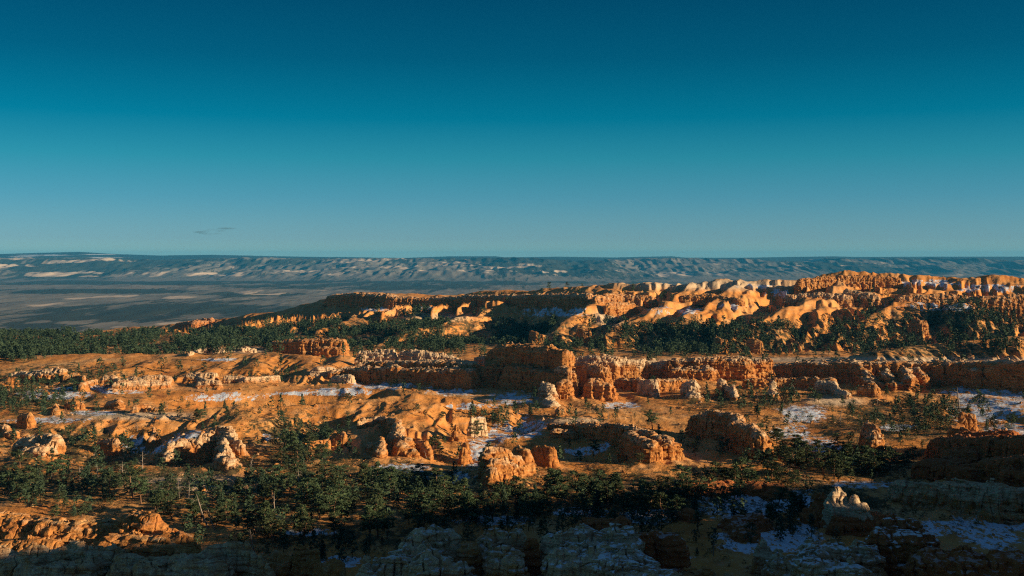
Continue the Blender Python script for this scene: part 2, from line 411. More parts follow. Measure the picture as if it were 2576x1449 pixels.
V2 = np.maximum(V2, np.clip(forest, 0, 1.1))
P2 = blobs(q2x, q2y, [(250,690,330,8),(640,690,200,6),(1140,668,60,3),(900,690,160,6),(1250,683,250,5),(300,822,40,3),(60,762,180,10),(280,748,220,6),(740,735,160,8),(480,812,120,8),(1700,690,160,7),(1600,662,60,2),(1830,664,70,2.2),(2260,662,90,2),(2050,668,120,2)])
P2 = P2 * (0.15 + 0.75 * sstep(-0.1, 0.35, fbm(X2 / 260, Y2 / 1300, 0, 4, 33)))
P2 = np.maximum(P2, 0.62 * cl * (1 - sstep(23500, 25500, Y2)) * sstep(0.16, 0.45, fbm(X2 / 1500, Y2 / 1100, 0, 4, 34)))
S2 = 0.75 * blobs(q2x, q2y, [(110,642,110,2.5),(200,648,150,2.0),(60,646,60,2.5),(250,640,60,1.5)]) * sstep(24000, 26000, Y2)
V2 = np.where(P2 > 0.5, V2 * 0.3, V2) * (1 - S2 * 0.5)
plain = mesh_object('plain', np.stack([X2, Y2, Z2], -1).reshape(-1, 3), grid_faces(len(y2), ncol), M_PLAIN,
                    {'veg': V2.ravel(), 'pale': P2.ravel(), 'snow': S2.ravel()})
tag(plain, 'grey green sage plain with far cliffs and forested plateau', kind='structure')

# ---- canyon rim behind and to the right of the viewpoint: the rim shades the nearest ground
sx, sy = math.sin(AZ), math.cos(AZ)
def rim_at(qx_, qy_, Y_=None):
    """where, and how high, the rim must stand for its shadow edge to pass a given spot"""
    Y_ = Y_ or 96.0 * FQ / (qy_ - HY)
    x_, y_, z_ = pt(qx_, qy_, Y_)
    q_ = -x_ * sy + y_ * sx; a_ = x_ * sx + y_ * sy
    return q_, z_ + (330 + max(0.0, q_ - 350) * 0.9 - a_) * math.tan(EL)
edge = sorted([rim_at(120,1362,298), rim_at(120,1402,326), rim_at(640,1345), rim_at(900,1308), rim_at(1288,1264), rim_at(1800,1242), rim_at(2000,1222), rim_at(2300,1202), rim_at(2420,1132,505), rim_at(2600,1124,478)])
sp = rim_at(2125, 1284, 386)
edge = sorted([e for e in edge if abs(e[0] - sp[0]) > 4] + [(sp[0] + d, sp[1]) for d in (-1.8, 1.8)] + [(sp[0] + d, np.interp(sp[0] + d, [e[0] for e in edge], [e[1] for e in edge])) for d in (-2.4, 2.4)])
print('rim', [(round(a_), round(float(b_))) for a_, b_ in edge])
q0, q1 = edge[0][0], edge[-1][0]
qq = np.array([-400, -200, 0, 60, min(170, q0 - 40)] + [e[0] for e in edge] + [q1 + 25, q1 + 70, q1 + 130])
aa = np.array([-20, 0, 16, 80, 280] + [330 + max(0.0, v_ - 350) * 0.9 for v_ in qq[5:]])
zc = np.array([-8, -5, -1.8, 5, edge[0][1] + 6] + [float(e[1]) for e in edge] + [edge[-1][1] - 12, -80, -100])
qv = np.concatenate([np.arange(-400, sp[0] - 12, 5.0), np.arange(sp[0] - 12, sp[0] + 12, 0.6), np.arange(sp[0] + 12, q1 + 140, 5.0)])
av = np.concatenate([np.arange(-160, 320, 5.0), np.arange(320, 560, 3.0), np.arange(560, 800, 12.0)])
AQ, AA = np.meshgrid(qv, av, indexing='ij')
AC = np.interp(AQ, qq, aa); ZC = np.interp(AQ, qq, zc) + 1.2 * noise(AQ / 9, AQ * 0, 0, 41)
ZR = np.where(AA >= AC, ZC - 0.02 * (AA - AC), ZC - (AC - AA) * (1.25 + 0.25 * noise(AQ / 14, AA / 40, 0, 42)))
ZR = np.maximum(ZR, -104)
RX = AA * sx - AQ * sy; RY = AA * sy + AQ * sx
rim = mesh_object('canyon_rim', np.stack([RX, RY, ZR], -1).reshape(-1, 3), grid_faces(len(qv), len(av)), M_SOIL,
                  {'snow': np.zeros(ZR.size), 'veg': np.full(ZR.size, 0.4), 'pale': np.zeros(ZR.size)})
tag(rim, 'steep canyon rim around the viewpoint', kind='structure')

# ------------------------------------------------------------------ rocks
FOOT = []            # plan footprints, to keep trees out of the rock

def surface_nets(f, org, h):
    ins = f > 0
    nx, ny, nz = f.shape
    c = np.zeros((nx - 1, ny - 1, nz - 1), np.uint8)
    offs = [(i, j, k) for i in (0, 1) for j in (0, 1) for k in (0, 1)]
    sl = lambda o: (slice(o[0], nx - 1 + o[0]), slice(o[1], ny - 1 + o[1]), slice(o[2], nz - 1 + o[2]))
    for o in offs: c += ins[sl(o)]
    act = (c > 0) & (c < 8)
    I, J, K = np.nonzero(act)
    acc = np.zeros((len(I), 3), f32); cnt = np.zeros(len(I), f32)
    edges = [(a, b) for a in offs for b in offs if sum(b) == sum(a) + 1 and all(b[q] >= a[q] for q in range(3))]
    for a, b in edges:
        fa = f[I + a[0], J + a[1], K + a[2]]; fb = f[I + b[0], J + b[1], K + b[2]]
        m = (fa > 0) != (fb > 0)
        t = np.where(m, fa / np.where(m, fa - fb, 1), 0)
        p = np.array(a, f32)[None] + t[:, None] * (np.array(b, f32) - np.array(a, f32))[None]
        acc += np.where(m[:, None], p, 0); cnt += m
    V = (acc / cnt[:, None] + np.stack([I, J, K], 1)) * h + np.array(org, f32)
    idx = np.full(act.shape, -1, np.int32); idx[I, J, K] = np.arange(len(I))
    F = []
    for ax in range(3):
        s0 = [slice(None)] * 3; s1 = [slice(None)] * 3
        s0[ax] = slice(0, -1); s1[ax] = slice(1, None)
        a, b = ins[tuple(s0)], ins[tuple(s1)]
        for flag in (True, False):
            e = np.argwhere((a != b) & (a == flag))
            u, v = [(1, 2), (2, 0), (0, 1)][ax]
            e = e[(e[:, u] > 0) & (e[:, v] > 0) & (e[:, u] < f.shape[u] - 1) & (e[:, v] < f.shape[v] - 1)]
            if not len(e): continue
            q = []
            for du, dv in ((-1, -1), (0, -1), (0, 0), (-1, 0)):
                g = e.copy(); g[:, u] += du; g[:, v] += dv
                q.append(idx[g[:, 0], g[:, 1], g[:, 2]])
            q = np.stack(q, 1)
            F.append(q if flag else q[:, ::-1])
    F = np.concatenate(F)
    return V, F[(F >= 0).all(1)]

ROCKN = [0]
def stand(qx_, qy_, Y_, minh):
    """move a rock along the ground toward the viewpoint until it stands clear of the soil"""
    for _ in range(14):
        P_ = pt(qx_, qy_, Y_)
        if P_[2] - float(H(np.array([P_[0]]), np.array([P_[1]]))[0]) >= minh: break
        Y_ *= 0.986
    return P_
def rock(name, label, cat, segs, group=None, pale=0.25, cap=0.5, capd=0.3, flare=0.3, rough=1.0, jag=1.0, snow=0.0, power=5, res=0.6, flute=1.0, bury=3.0, minh=4.0, red=0.0):
    """segs: (x0, top0, dist0, radius0, x1, top1, dist1, radius1) in picture units / metres, or (x, top, dist, radius)"""
    ROCKN[0] += 1; sd = ROCKN[0]
    G = []
    for s in segs:
        if len(s) == 4: s = (*s, s[0] + 0.5, s[1], s[2], s[3])
        a = stand(*s[:3], minh); b = stand(*s[4:7], minh); G.append((a, s[3], b, s[7]))
    # lower saddles join neighbouring lobes into one body
    for i in range(1, len(G)):
        best = None
        for j in range(i):
            for P1, r1 in ((G[i][0], G[i][1]), (G[i][2], G[i][3])):
                for P2, r2 in ((G[j][0], G[j][1]), (G[j][2], G[j][3])):
                    d_ = math.hypot(P1[0] - P2[0], P1[1] - P2[1])
                    if best is None or d_ - r1 - r2 < best[0]: best = (d_ - r1 - r2, P1, r1, P2, r2)
        if best[0] > -0.45 * min(best[2], best[4]):
            T_ = min(best[1][2], best[3][2]) - 0.8
            G.append(((best[1][0], best[1][1], T_), 0.8 * best[2], (best[3][0], best[3][1], T_), 0.8 * best[4]))
    xs = np.array([[g[0][0] - g[1], g[2][0] - g[3], g[0][0] + g[1], g[2][0] + g[3]] for g in G])
    ys = np.array([[g[0][1] - g[1], g[2][1] - g[3], g[0][1] + g[1], g[2][1] + g[3]] for g in G])
    zt = max(max(g[0][2], g[2][2]) for g in G)
    dist = float(np.mean([g[0][1] for g in G])); h = dist / 1098.0 * res * (1.15 if dist < 345 else 1.0)
    cx = np.array([g[i][0] for g in G for i in (0, 2)]); cy = np.array([g[i][1] for g in G for i in (0, 2)])
    hz = H(cx, cy); zb = float(hz.min()) - bury
    Rm = max(max(g[1], g[3]) for g in G)
    mg = 1.5 + 0.35 * Rm + flare * Rm
    gx = np.arange(xs.min() - mg, xs.max() + mg, h, dtype=f32); gy = np.arange(ys.min() - mg, ys.max() + mg, h, dtype=f32)
    gz_ = np.arange(zb - h, zt + 1.5 + 0.12 * Rm + 2 * h, h, dtype=f32)
    x, y = np.meshgrid(gx, gy, indexing='ij')
    f = np.full((len(gx), len(gy), len(gz_)), -1e3, f32)
    hh = np.full(f.shape, 0, f32)
    jn = jag * (fbm(x / 5.0, y / 5.0, 0, 3, 50 + sd) * (0.5 + 0.13 * Rm))
    # blocky crenels: quantised column heights
    jb = np.round(noise(x / 2.6, y / 2.6, 0, 90 + sd) * 2.2) / 2.2 * jag * (0.25 + 0.03 * Rm)
    wrp = fbm(x / 9.0, y / 9.0, 0, 2, 70 + sd)
    for (a, ra, b, rb) in G:
        dx, dy = b[0] - a[0], b[1] - a[1]; L2 = max(dx * dx + dy * dy, 1e-6)
        t = np.clip(((x - a[0]) * dx + (y - a[1]) * dy) / L2, 0, 1)
        d = np.hypot(x - a[0] - t * dx, y - a[1] - t * dy)
        R = ra + t * (rb - ra); T = a[2] + t * (b[2] - a[2]) + jn + jb
        FOOT.append((a[0], a[1], b[0], b[1], max(ra, rb)))
        near = d < R * (1.4 + flare) + 4
        ii, jj = np.nonzero(near)
        if not len(ii): continue
        T_ = T[ii, jj][:, None]; R_ = R[ii, jj][:, None]; d_ = d[ii, jj][:, None]
        hgt = (gz_[None, :] - zb) / np.maximum(T_ - zb, 1.0)
        hc = np.clip(hgt, 0, 1)
        rad = R_ * (1 + flare * (1 - hc) ** 1.5 - 0.10 * hc) * np.sqrt(np.maximum(1 - hc ** power, 0))
        fs = np.minimum(rad - d_, (T_ - gz_[None, :]) * 0.9)
        cur = f[ii, jj]
        k = 0.6
        nf = np.where(np.abs(cur - fs) < 3, smax(cur, fs, k), np.maximum(cur, fs))
        hh[ii, jj] = np.where(fs > cur, hgt, hh[ii, jj])
        f[ii, jj] = nf
    A = float(np.clip(Rm / 5.5, 0.5, 1.1)) * rough
    def near(lim):
        I, J, K = np.nonzero(np.abs(f) < lim)
        return I, J, K, gx[I], gy[J], gz_[K]
    c1, c2 = A * 1.25 * (0.4 + 0.14 * Rm) * flute, A * 0.85 * (0.6 + 0.10 * Rm)
    I, J, K, px, py, pz = near(1.3 * c1 + c2 + 2.0 * A + h)
    L1 = 2.2 + 0.35 * Rm; L2_ = 3.0 + 0.3 * Rm
    f[I, J, K] += c1 * (1 - 0.65 * np.clip(hh[I, J, K], 0, 1) ** 4) * (0.55 - 2.0 * np.abs(fbm(px / L1, py / L1, pz / (L1 * 5), 2, 100 + sd))) + c2 * fbm(px / L2_, py / L2_, pz / (L2_ * 0.8), 2, 180 + sd)
    I, J, K, px, py, pz = near(2.0 * A + h * 2)
    zz = pz / 2.3 + wrp[I, J] * 0.9 + 1.1 * noise(px / 23, py / 23, pz / 5.0, 145 + sd)
    led = zz - np.floor(zz); led = sstep(0.0, 0.25, led) * (1 - sstep(0.55, 1.0, led)) - 0.45      # hard bed over soft bed
    stn = 0.8 * led * np.clip(0.45 + 1.3 * noise(px / 11, py / 11, np.floor(zz) * 3.7, 140 + sd), 0, 1.4) + 0.5 * noise(px / 18, py / 18, pz / 0.8, 150 + sd)
    crk = np.abs(noise(px / 2.1, py / 2.1, pz / 6.0, 155 + sd))
    pit = fbm(px / 1.9, py / 1.9, pz / 1.5, 2, 160 + sd)
    f[I, J, K] += A * (1.0 * stn - 1.45 * np.maximum(0.22 - crk, 0) / 0.22 * 0.8 + 1.0 * pit)
    f[0] = f[-1] = -1; f[:, 0] = f[:, -1] = -1; f[:, :, -1] = -1; f[:, :, 0] = -1
    V, F = surface_nets(f, (gx[0], gy[0], gz_[0]), h)
    # keep one connected body
    lab = np.arange(len(V))
    while True:
        mn = lab[F].min(1); new = lab.copy()
        for c_ in range(4): np.minimum.at(new, F[:, c_], mn)
        new = new[new]
        if (new == lab).all(): break
        lab = new
    cn = np.bincount(lab, minlength=len(V)); keep = cn[lab] > 0.06 * len(V)
    if (cn > 0.06 * len(V)).sum() > 1: print('PIECES', name, label, cn[cn > 0.06 * len(V)])
    if not keep.all():
        F = F[keep[F[:, 0]]]; remap = np.cumsum(keep) - 1; F = remap[F]; V = V[keep]
    ci = np.clip(((V[:, 0] - gx[0]) / h).astype(int), 0, len(gx) - 1); cj = np.clip(((V[:, 1] - gy[0]) / h).astype(int), 0, len(gy) - 1); ck = np.clip(((V[:, 2] - gz_[0]) / h).astype(int), 0, len(gz_) - 1)
    hv = hh[ci, cj, ck]
    pv = pale + cap * sstep(1 - capd - 0.12, 1 - capd + 0.12, hv + 0.10 * noise(V[:, 0] / 5, V[:, 1] / 5, V[:, 2] / 5, 7))
    o = mesh_object(name, V, F, M_ROCK, {'pale': pv, 'snow': np.full(len(V), snow), 'red': np.full(len(V), red)}, smooth=False)
    tag(o, label, cat, group)
    return o
# picture x, picture y of the top edge, distance, radius (metres)
# --- the great butte and its walls
rock('butte', 'massive banded butte with flat crumbly top, highest in the middle of the long wall', 'rock butte',
     [(1246,878,812,7,1262,868,810,8), (1262,868,810,8,1300,865,803,9), (1300,866,803,9,1345,869,790,9), (1352,872,787,8,1385,869,776,8), (1388,875,774,7,1422,880,762,5), (1210,925,800,6,1240,912,798,6), (1240,905,806,6,1262,900,802,6),
      (1290,915,792,9,1385,930,762,8), (1436,890,782,2.6), (1426,905,772,4)],
     pale=0.05, cap=0.35, capd=0.10, flare=0.28, power=9, flute=1.2, jag=0.6)
rock('buttress', 'broad fluted orange buttress, sunlit, at the right end of the great butte', 'rock buttress',
     [(1478,918,758,5,1518,920,750,5.4), (1490,950,742,5,1530,962,738,4.6)], pale=0.1, cap=0.35, capd=0.25, flare=0.55, power=6, flute=1.5)
rock('buttress', 'narrower sunlit buttress between the great butte and the broad fluted buttress', 'rock buttress',
     [(1408,918,756,4.5,1432,925,748,4.5), (1420,955,738,5)], pale=0.12, cap=0.35, capd=0.25, flare=0.6, power=6, flute=1.4)
rock('buttress', 'pale knobbly buttress standing lowest in front of the shaded great butte', 'rock buttress',
     [(1366,958,738,3,1385,965,730,3.6), (1380,1000,718,4.5,1392,1010,712,4)], pale=0.45, cap=0.5, capd=0.45, flare=0.7, power=5)
rock('hoodoo', 'squat two-tiered orange column at the foot of the pale knobbly buttress', 'hoodoo',
     [(1410,1022,660,3,1408,1030,656,3.2)], pale=0.2, cap=0.2, flare=0.5)
rock('rock_wall', 'long dark shaded wall running left from the great butte with pale rubble along its top', 'rock wall',
     [(835,935,862,4,930,908,846,6), (930,908,846,6,1060,905,824,7), (1060,905,824,7,1190,908,802,6), (1010,925,818,6,1180,925,790,7), (870,925,842,5,1000,920,818,5)],
     pale=0.15, cap=0.45, capd=0.12, flare=0.15, power=10, flute=1.0, jag=0.45)
rock('outcrop', 'cream white crag rising behind the left end of the long dark wall', 'rock outcrop',
     [(905,882,905,4,990,878,900,5)], pale=0.85, cap=0.2, flare=0.3)
rock('outcrop', 'cream and rust crag behind the middle of the long dark wall', 'rock outcrop',
     [(1010,884,895,4,1060,880,890,5), (1060,882,890,5,1115,888,885,5), (1115,890,885,5,1165,902,880,3)], pale=0.45, cap=0.3, flare=0.3)
rock('outcrop', 'small orange crag just left of the top of the great butte', 'rock outcrop', [(1195,898,850,2.5,1232,893,845,3)], pale=0.3, cap=0.3)
rock('outcrop', 'bright white crag at the far left tip of the long dark wall', 'rock outcrop',
     [(785,930,842,2.2,800,922,842,2.6), (800,922,842,2.6,838,924,846,3)], pale=0.95, cap=0.1, flare=0.5, snow=0.4)
rock('outcrop', 'pale low crag below the bright white crag at the wall tip', 'rock outcrop',
     [(842,945,825,3.5,880,940,820,4)], pale=0.7, cap=0.2, flare=0.3)
# --- walls right of the butte
rock('rock_wall', 'low orange wall with a pale crumbly crest behind the broad fluted buttress', 'rock wall',
     [(1455,898,860,4,1500,892,855,5), (1500,892,855,5,1545,893,852,4), (1545,900,852,4,1640,906,858,4.5), (1640,906,858,4.5,1718,908,855,4)], pale=0.25, cap=0.5, capd=0.3, flare=0.4, power=7)
rock('rock_wall', 'orange ribbed wall with flat pale top standing behind the second hoodoo', 'rock wall',
     [(1690,903,850,5,1780,896,845,7), (1780,896,845,7,1875,900,838,7), (1880,905,842,4), (1915,902,842,4,1938,898,842,3.5), (1700,925,835,5,1790,925,830,6)], pale=0.12, cap=0.5, capd=0.14, flare=0.2, power=9)
rock('rock_wall', 'dark wall between the broad fluted buttress and the pale pyramid', 'rock wall',
     [(1555,952,790,4,1640,955,772,5), (1640,955,772,5,1720,952,778,5)], pale=0.1, cap=0.4, capd=0.15, flare=0.2, power=8)
rock('hoodoo', 'pale squat hoodoo set against the dark wall right of the buttresses', 'hoodoo',
     [(1612,955,762,2.6,1648,955,758,3)], pale=0.6, cap=0.3, flare=0.5)
rock('hoodoo', 'tall cream pyramid with rust foot, sunlit on its right', 'hoodoo',
     [(1722,960,748,2.8,1745,955,742,3.2), (1745,985,735,5)], pale=0.55, cap=0.4, capd=0.45, flare=0.75, power=4)
rock('hoodoo', 'dark hoodoo with a pale head right of the cream pyramid', 'hoodoo',
     [(1815,950,752,3.6), (1842,968,745,3,1850,990,738,2.5)], pale=0.3, cap=0.6, capd=0.35, flare=0.5)
rock('hoodoo', 'bulbous sunlit hoodoo with a white cap alone before the dark wall', 'hoodoo',
     [(1945,958,742,2.2), (1944,980,740,4.6)], pale=0.25, cap=0.6, capd=0.35, flare=0.35, power=3.5)
rock('rock_wall', 'great right hand wall of orange flutes under a level pale rim', 'rock wall',
     [(1900,922,862,7,2010,910,850,9), (2010,910,850,9,2160,907,825,10), (2160,907,825,10,2330,909,812,10), (2330,909,812,10,2460,907,792,9), (2460,907,792,9,2700,903,752,9),
      (2170,925,808,6,2200,960,790,5), (2230,930,800,5,2245,960,782,5), (2275,925,798,5,2290,950,780,5), (2305,925,800,5,2320,940,790,5), (2450,925,785,5)],
     pale=0.08, cap=0.6, capd=0.08, flare=0.32, power=11, flute=1.6, jag=0.35)
rock('rock_wall', 'lower dark wall at the foot of the great right hand wall', 'rock wall',
     [(1880,952,800,4,2000,952,795,5), (2000,952,795,5,2090,950,782,5)], pale=0.08, cap=0.4, capd=0.08, flare=0.15, power=9)
rock('hoodoo', 'pair of pale knobs joined to the lower dark wall', 'hoodoo',
     [(2058,956,766,2.6,2100,958,762,2.8), (2100,962,760,2.8,2112,980,752,3), (2112,980,752,3,2132,985,748,2.6)], pale=0.5, cap=0.3, flare=0.5)
rock('outcrop', 'dark rounded spur at the left foot of the sunlit flutes', 'rock outcrop',
     [(2170,968,748,3.6,2200,965,744,3.6)], pale=0.2, cap=0.2, flare=0.4)
# --- boulders and fins of the middle ground
rock('rock_fin', 'long dark fin ending in a huge rounded sunlit boulder, right of centre', 'rock fin',
     [(1385,1062,590,2.6,1480,1064,575,3), (1480,1064,575,3,1570,1068,548,4), (1570,1068,548,4.5,1615,1078,532,6), (1615,1078,532,6,1680,1102,512,6.5), (1395,1082,572,3), (1585,1085,528,5,1640,1110,506,5.5)],
     pale=0.12, cap=0.4, capd=0.13, flare=0.25, power=5)
rock('rock_fin', 'tall dark fin whose blunt right end glows orange', 'rock fin',
     [(1750,1046,605,4,1800,1032,592,5), (1800,1032,592,5,1850,1040,575,5), (1852,1042,574,5,1862,1060,558,5), (1850,1062,560,5,1895,1068,528,5), (1895,1068,528,5,1915,1088,514,5.5)],
     pale=0.08, cap=0.45, capd=0.12, flare=0.25, power=8)
rock('boulder', 'lone hunched boulder, lit on the right, below the open orange slope', 'boulder',
     [(2178,1062,552,3.2,2200,1068,545,4), (2195,1085,538,5.2)], pale=0.12, cap=0.35, flare=0.35, power=4)
rock('boulder', 'big rounded orange boulder with ribbed face tapering to a pale foot', 'boulder',
     [(1228,1124,468,4,1262,1122,474,5.5), (1262,1126,474,5.5,1296,1142,478,5.5), (1240,1150,462,4.6,1285,1160,468,4.6), (1238,1178,454,4)], pale=0.12, cap=0.4, capd=0.18, flare=0.1, power=4, flute=0.8)
rock('boulder', 'two-headed orange boulder touching the big ribbed boulder', 'boulder',
     [(1300,1118,490,3.4,1325,1128,484,3.4)], pale=0.1, cap=0.2, flare=0.25, power=4)
rock('boulder', 'rust and orange knobbly boulder behind the two-headed boulder', 'boulder',
     [(1345,1120,504,2.8,1385,1122,500,3.4)], pale=0.08, cap=0.15, flare=0.25, power=4)
rock('rock_fin', 'jagged fin on the orange hillside leading down to a stout sunlit pillar', 'rock fin',
     [(905,1056,588,1.8,960,1048,578,2.4), (960,1048,578,2.6,1000,1054,562,3.6), (1000,1062,560,4,1000,1084,547,4.4), (990,1088,545,4.2,1020,1098,528,5), (1010,1112,520,4.6,1035,1125,516,4)],
     pale=0.15, cap=0.35, capd=0.2, flare=0.22, power=5)
rock('boulder', 'boulder cluster with dark hollow left of the stout sunlit pillar', 'boulder',
     [(935,1112,528,3.6,962,1108,520,3.8), (958,1098,530,2.2,960,1106,522,3), (955,1126,516,3.8)], pale=0.15, cap=0.3, flare=0.1, power=4)
rock('boulder', 'low arch-shaped boulder right of the stout sunlit pillar', 'boulder',
     [(1040,1105,538,2.4,1072,1108,532,2.6), (1068,1118,526,2.4,1080,1126,522,2)], pale=0.15, cap=0.2, flare=0.3)
rock('hoodoo', 'pointed orange pyramid beside the snowy gully', 'hoodoo',
     [(1148,1062,575,1.6,1150,1070,572,2.2), (1152,1082,566,4.4)], pale=0.1, cap=0.25, flare=0.55, power=3)
rock('boulder', 'small bright orange knob below the pointed pyramid', 'boulder',
     [(1168,1112,532,2,1172,1118,528,2.6), (1166,1126,524,2.8)], pale=0.0, cap=0.1, flare=0.2, power=4)
rock('outcrop', 'pale outcrop with snow on the crest above the pointed pyramid', 'rock outcrop',
     [(1185,1052,600,2,1215,1048,604,2.4)], pale=0.8, cap=0.1, snow=0.5)
rock('rock_arch', 'arched ridge of orange boulders stepping up to a blocky summit', 'rock formation',
     [(425,1118,524,2.6,455,1106,528,3.2), (455,1106,528,3.2,500,1096,532,3.8), (500,1096,532,3.8,540,1078,536,4.2), (530,1072,538,4.2,575,1068,536,5), (575,1074,534,4.6,582,1088,528,4), (580,1090,528,3.6,605,1108,522,3.2), (425,1122,522,2.6,425,1140,516,2.8)],
     pale=0.2, cap=0.4, capd=0.3, flare=0.2, power=4)
rock('hoodoo', 'stacked orange and cream pillar with a bulging pale foot, left of centre', 'hoodoo',
     [(556,1100,520,3,562,1104,517,3.4), (566,1118,512,4,568,1130,505,4.4), (560,1142,496,5,578,1146,492,5)], pale=0.35, cap=0.3, flare=0.2, power=3.5)
rock('hoodoo', 'small tapering hoodoo alone in the shaded snowy hollow', 'hoodoo',
     [(387,1074,576,1.8), (390,1088,574,2.8), (380,1098,571,2.4)], pale=0.15, cap=0.35, flare=0.45, power=3)
rock('boulder', 'large smooth cream and orange boulder split by a dark cleft, near the left edge', 'boulder',
     [(55,1102,532,4.4,95,1096,530,5), (118,1088,528,4,138,1092,524,4.4), (58,1125,516,4.6,110,1120,515,5)], pale=0.3, cap=0.35, capd=0.3, flare=0.1, power=4)
rock('boulder', 'blocky orange boulder cut by the left edge of the view', 'boulder',
     [(-10,1070,590,4,12,1068,586,3.4), (22,1082,582,2.8,40,1082,580,2.4)], pale=0.15, cap=0.3, flare=0.15)
rock('boulder', 'low lumpy orange boulder between the cream boulder and the arched ridge', 'boulder',
     [(252,1106,556,2.2,292,1102,552,2.8)], pale=0.15, cap=0.3, flare=0.45)
rock('boulder', 'half-shaded orange boulder below a snag, right of the arched ridge', 'boulder',
     [(838,1092,562,2.4,862,1084,560,3)], pale=0.1, cap=0.2, flare=0.3)
rock('outcrop', 'low orange ledge left of the half-shaded boulder', 'rock outcrop', [(780,1112,552,1.8,822,1104,556,2.2)], pale=0.1, cap=0.2)
# --- left knobs behind the long orange crest
rock('hoodoo', 'lone orange cone standing in the trees at the left', 'hoodoo',
     [(140,1012,696,1.6), (141,1026,690,3.6)], pale=0.1, cap=0.2, flare=0.6, power=3)
rock('outcrop', 'flat-topped pair of orange blocks right of the lone cone', 'rock outcrop',
     [(172,1008,705,2.4,195,1006,702,2.8), (205,1008,702,2.2)], pale=0.2, cap=0.2)
rock('outcrop', 'stout double-headed orange block left of the low broken ledge', 'rock outcrop',
     [(278,1008,694,3.4,300,1004,690,3.2)], pale=0.2, cap=0.3, flare=0.35)
rock('outcrop', 'low broken orange ledge lying along the long crest', 'rock outcrop',
     [(340,1020,690,2.4,372,1018,686,3.2), (372,1024,680,2.4,405,1024,678,2.4)], pale=0.2, cap=0.2)
rock('outcrop', 'small orange heap at the left below the lone cone', 'rock outcrop', [(52,1042,640,2,76,1038,636,2.8)], pale=0.15, cap=0.2)
rock('rock_wall', 'orange block wall with cream top on the left hillside', 'rock wall',
     [(30,938,850,3,62,930,850,4), (75,934,846,5,120,928,842,5.5), (120,928,842,5.5,158,924,840,4.5)], pale=0.25, cap=0.5, capd=0.3, flare=0.2, power=7)
rock('outcrop', 'trio of small orange knobs right of the orange block wall', 'rock outcrop',
     [(162,942,830,2.2), (180,938,832,2.6,196,938,832,2.6), (210,944,832,2)], pale=0.2, cap=0.2)
rock('outcrop', 'knobbly orange crag below the trio of knobs', 'rock outcrop',
     [(205,962,800,2.4,232,955,798,3), (240,952,800,2.6)], pale=0.2, cap=0.3)
rock('outcrop', 'ragged cream-topped ledge of blocks, longest on the left hillside', 'rock outcrop',
     [(262,948,812,3,285,944,812,3.4), (300,950,808,2.6,340,948,806,3.2), (345,952,806,3,372,942,806,3.4), (380,944,806,3,425,944,808,3.2), (290,962,794,2.6,420,960,794,2.8), (300,956,800,3,400,954,800,3)], pale=0.3, cap=0.35)
rock('outcrop', 'tall clump of orange and cream blocks at the ledge end', 'rock outcrop',
     [(470,940,818,3,500,936,818,3.6), (505,938,816,3.2,540,936,816,3), (500,958,797,2.4,550,958,797,2.4), (500,948,806,3.4,520,954,800,3)], pale=0.3, cap=0.35)
rock('outcrop', 'low grey-cream ledge ending the row of blocks', 'rock outcrop',
     [(565,946,812,2,610,944,812,2.4), (620,948,808,2,700,944,820,2)], pale=0.45, cap=0.3)
rock('outcrop', 'tiny twin orange knobs in the trees at far left', 'rock outcrop', [(8,958,800,2), (24,950,805,3,40,948,805,2.4)], pale=0.1, cap=0.2)
rock('rock_wall', 'white and rust crest of rubble on the skyline of the left hills', 'rock wall',
     [(478,886,1010,2.4,500,880,1008,3), (505,878,1010,3.4,535,876,1012,3.6), (540,874,1008,4,562,873,1006,3), (566,880,1010,3,580,878,1008,3), (588,874,1010,3.6,612,876,1006,3), (618,872,1008,3,640,876,1008,2.6)], pale=0.75, cap=0.3, flare=0.6, jag=1.6, rough=1.3, power=4, minh=3)
rock('mesa', 'small orange mesa with vertical flutes and level top above the left hills', 'rock mesa',
     [(690,858,1030,6,770,852,1015,8), (770,852,1015,8,860,852,1005,7), (800,872,995,4,850,872,990,5)], pale=0.05, cap=0.35, capd=0.15, flare=0.2, power=12, flute=1.5, jag=0.3, rough=0.7)
rock('mesa', 'tiny dark mesa with a lit crest at the end of the shaded western slope', 'rock mesa',
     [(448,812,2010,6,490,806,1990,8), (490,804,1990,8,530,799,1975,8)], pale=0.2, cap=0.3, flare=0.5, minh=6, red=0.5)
# --- cliffs of the far ridge
rock('cliff_band', 'dark prow cliff at the left end of the far ridge', 'cliff',
     [(836,742,1842,12,900,735,1805,12), (900,735,1805,12,985,740,1765,12)], pale=0.1, cap=0.4, capd=0.25, flare=0.2, power=8, jag=0.8, minh=10)
rock('cliff_band', 'long shaded cliff with lit knobs under the level crest of the far ridge', 'cliff',
     [(985,745,1760,10,1090,748,1712,10), (1090,748,1712,10,1200,742,1662,10), (1200,742,1662,10,1350,740,1592,10), (1350,740,1592,10,1480,738,1528,10)], pale=0.1, cap=0.4, capd=0.2, flare=0.25, power=7, jag=0.9, minh=9)
rock('cliff_band', 'clump of sunlit spires where the far ridge rises to the right', 'cliff',
     [(1500,742,1480,8,1560,735,1465,9), (1560,738,1465,9,1640,745,1455,8), (1530,760,1440,6,1590,762,1430,6)], pale=0.2, cap=0.2, flare=0.6, minh=9)
rock('cliff_band', 'row of pale pillars below the right summit of the far ridge', 'cliff',
     [(1980,742,1400,6,2060,735,1395,9), (2060,735,1395,9,2130,740,1385,8), (2130,728,1395,8,2200,738,1380,8)], pale=0.35, cap=0.2, flare=0.6, flute=1.6)
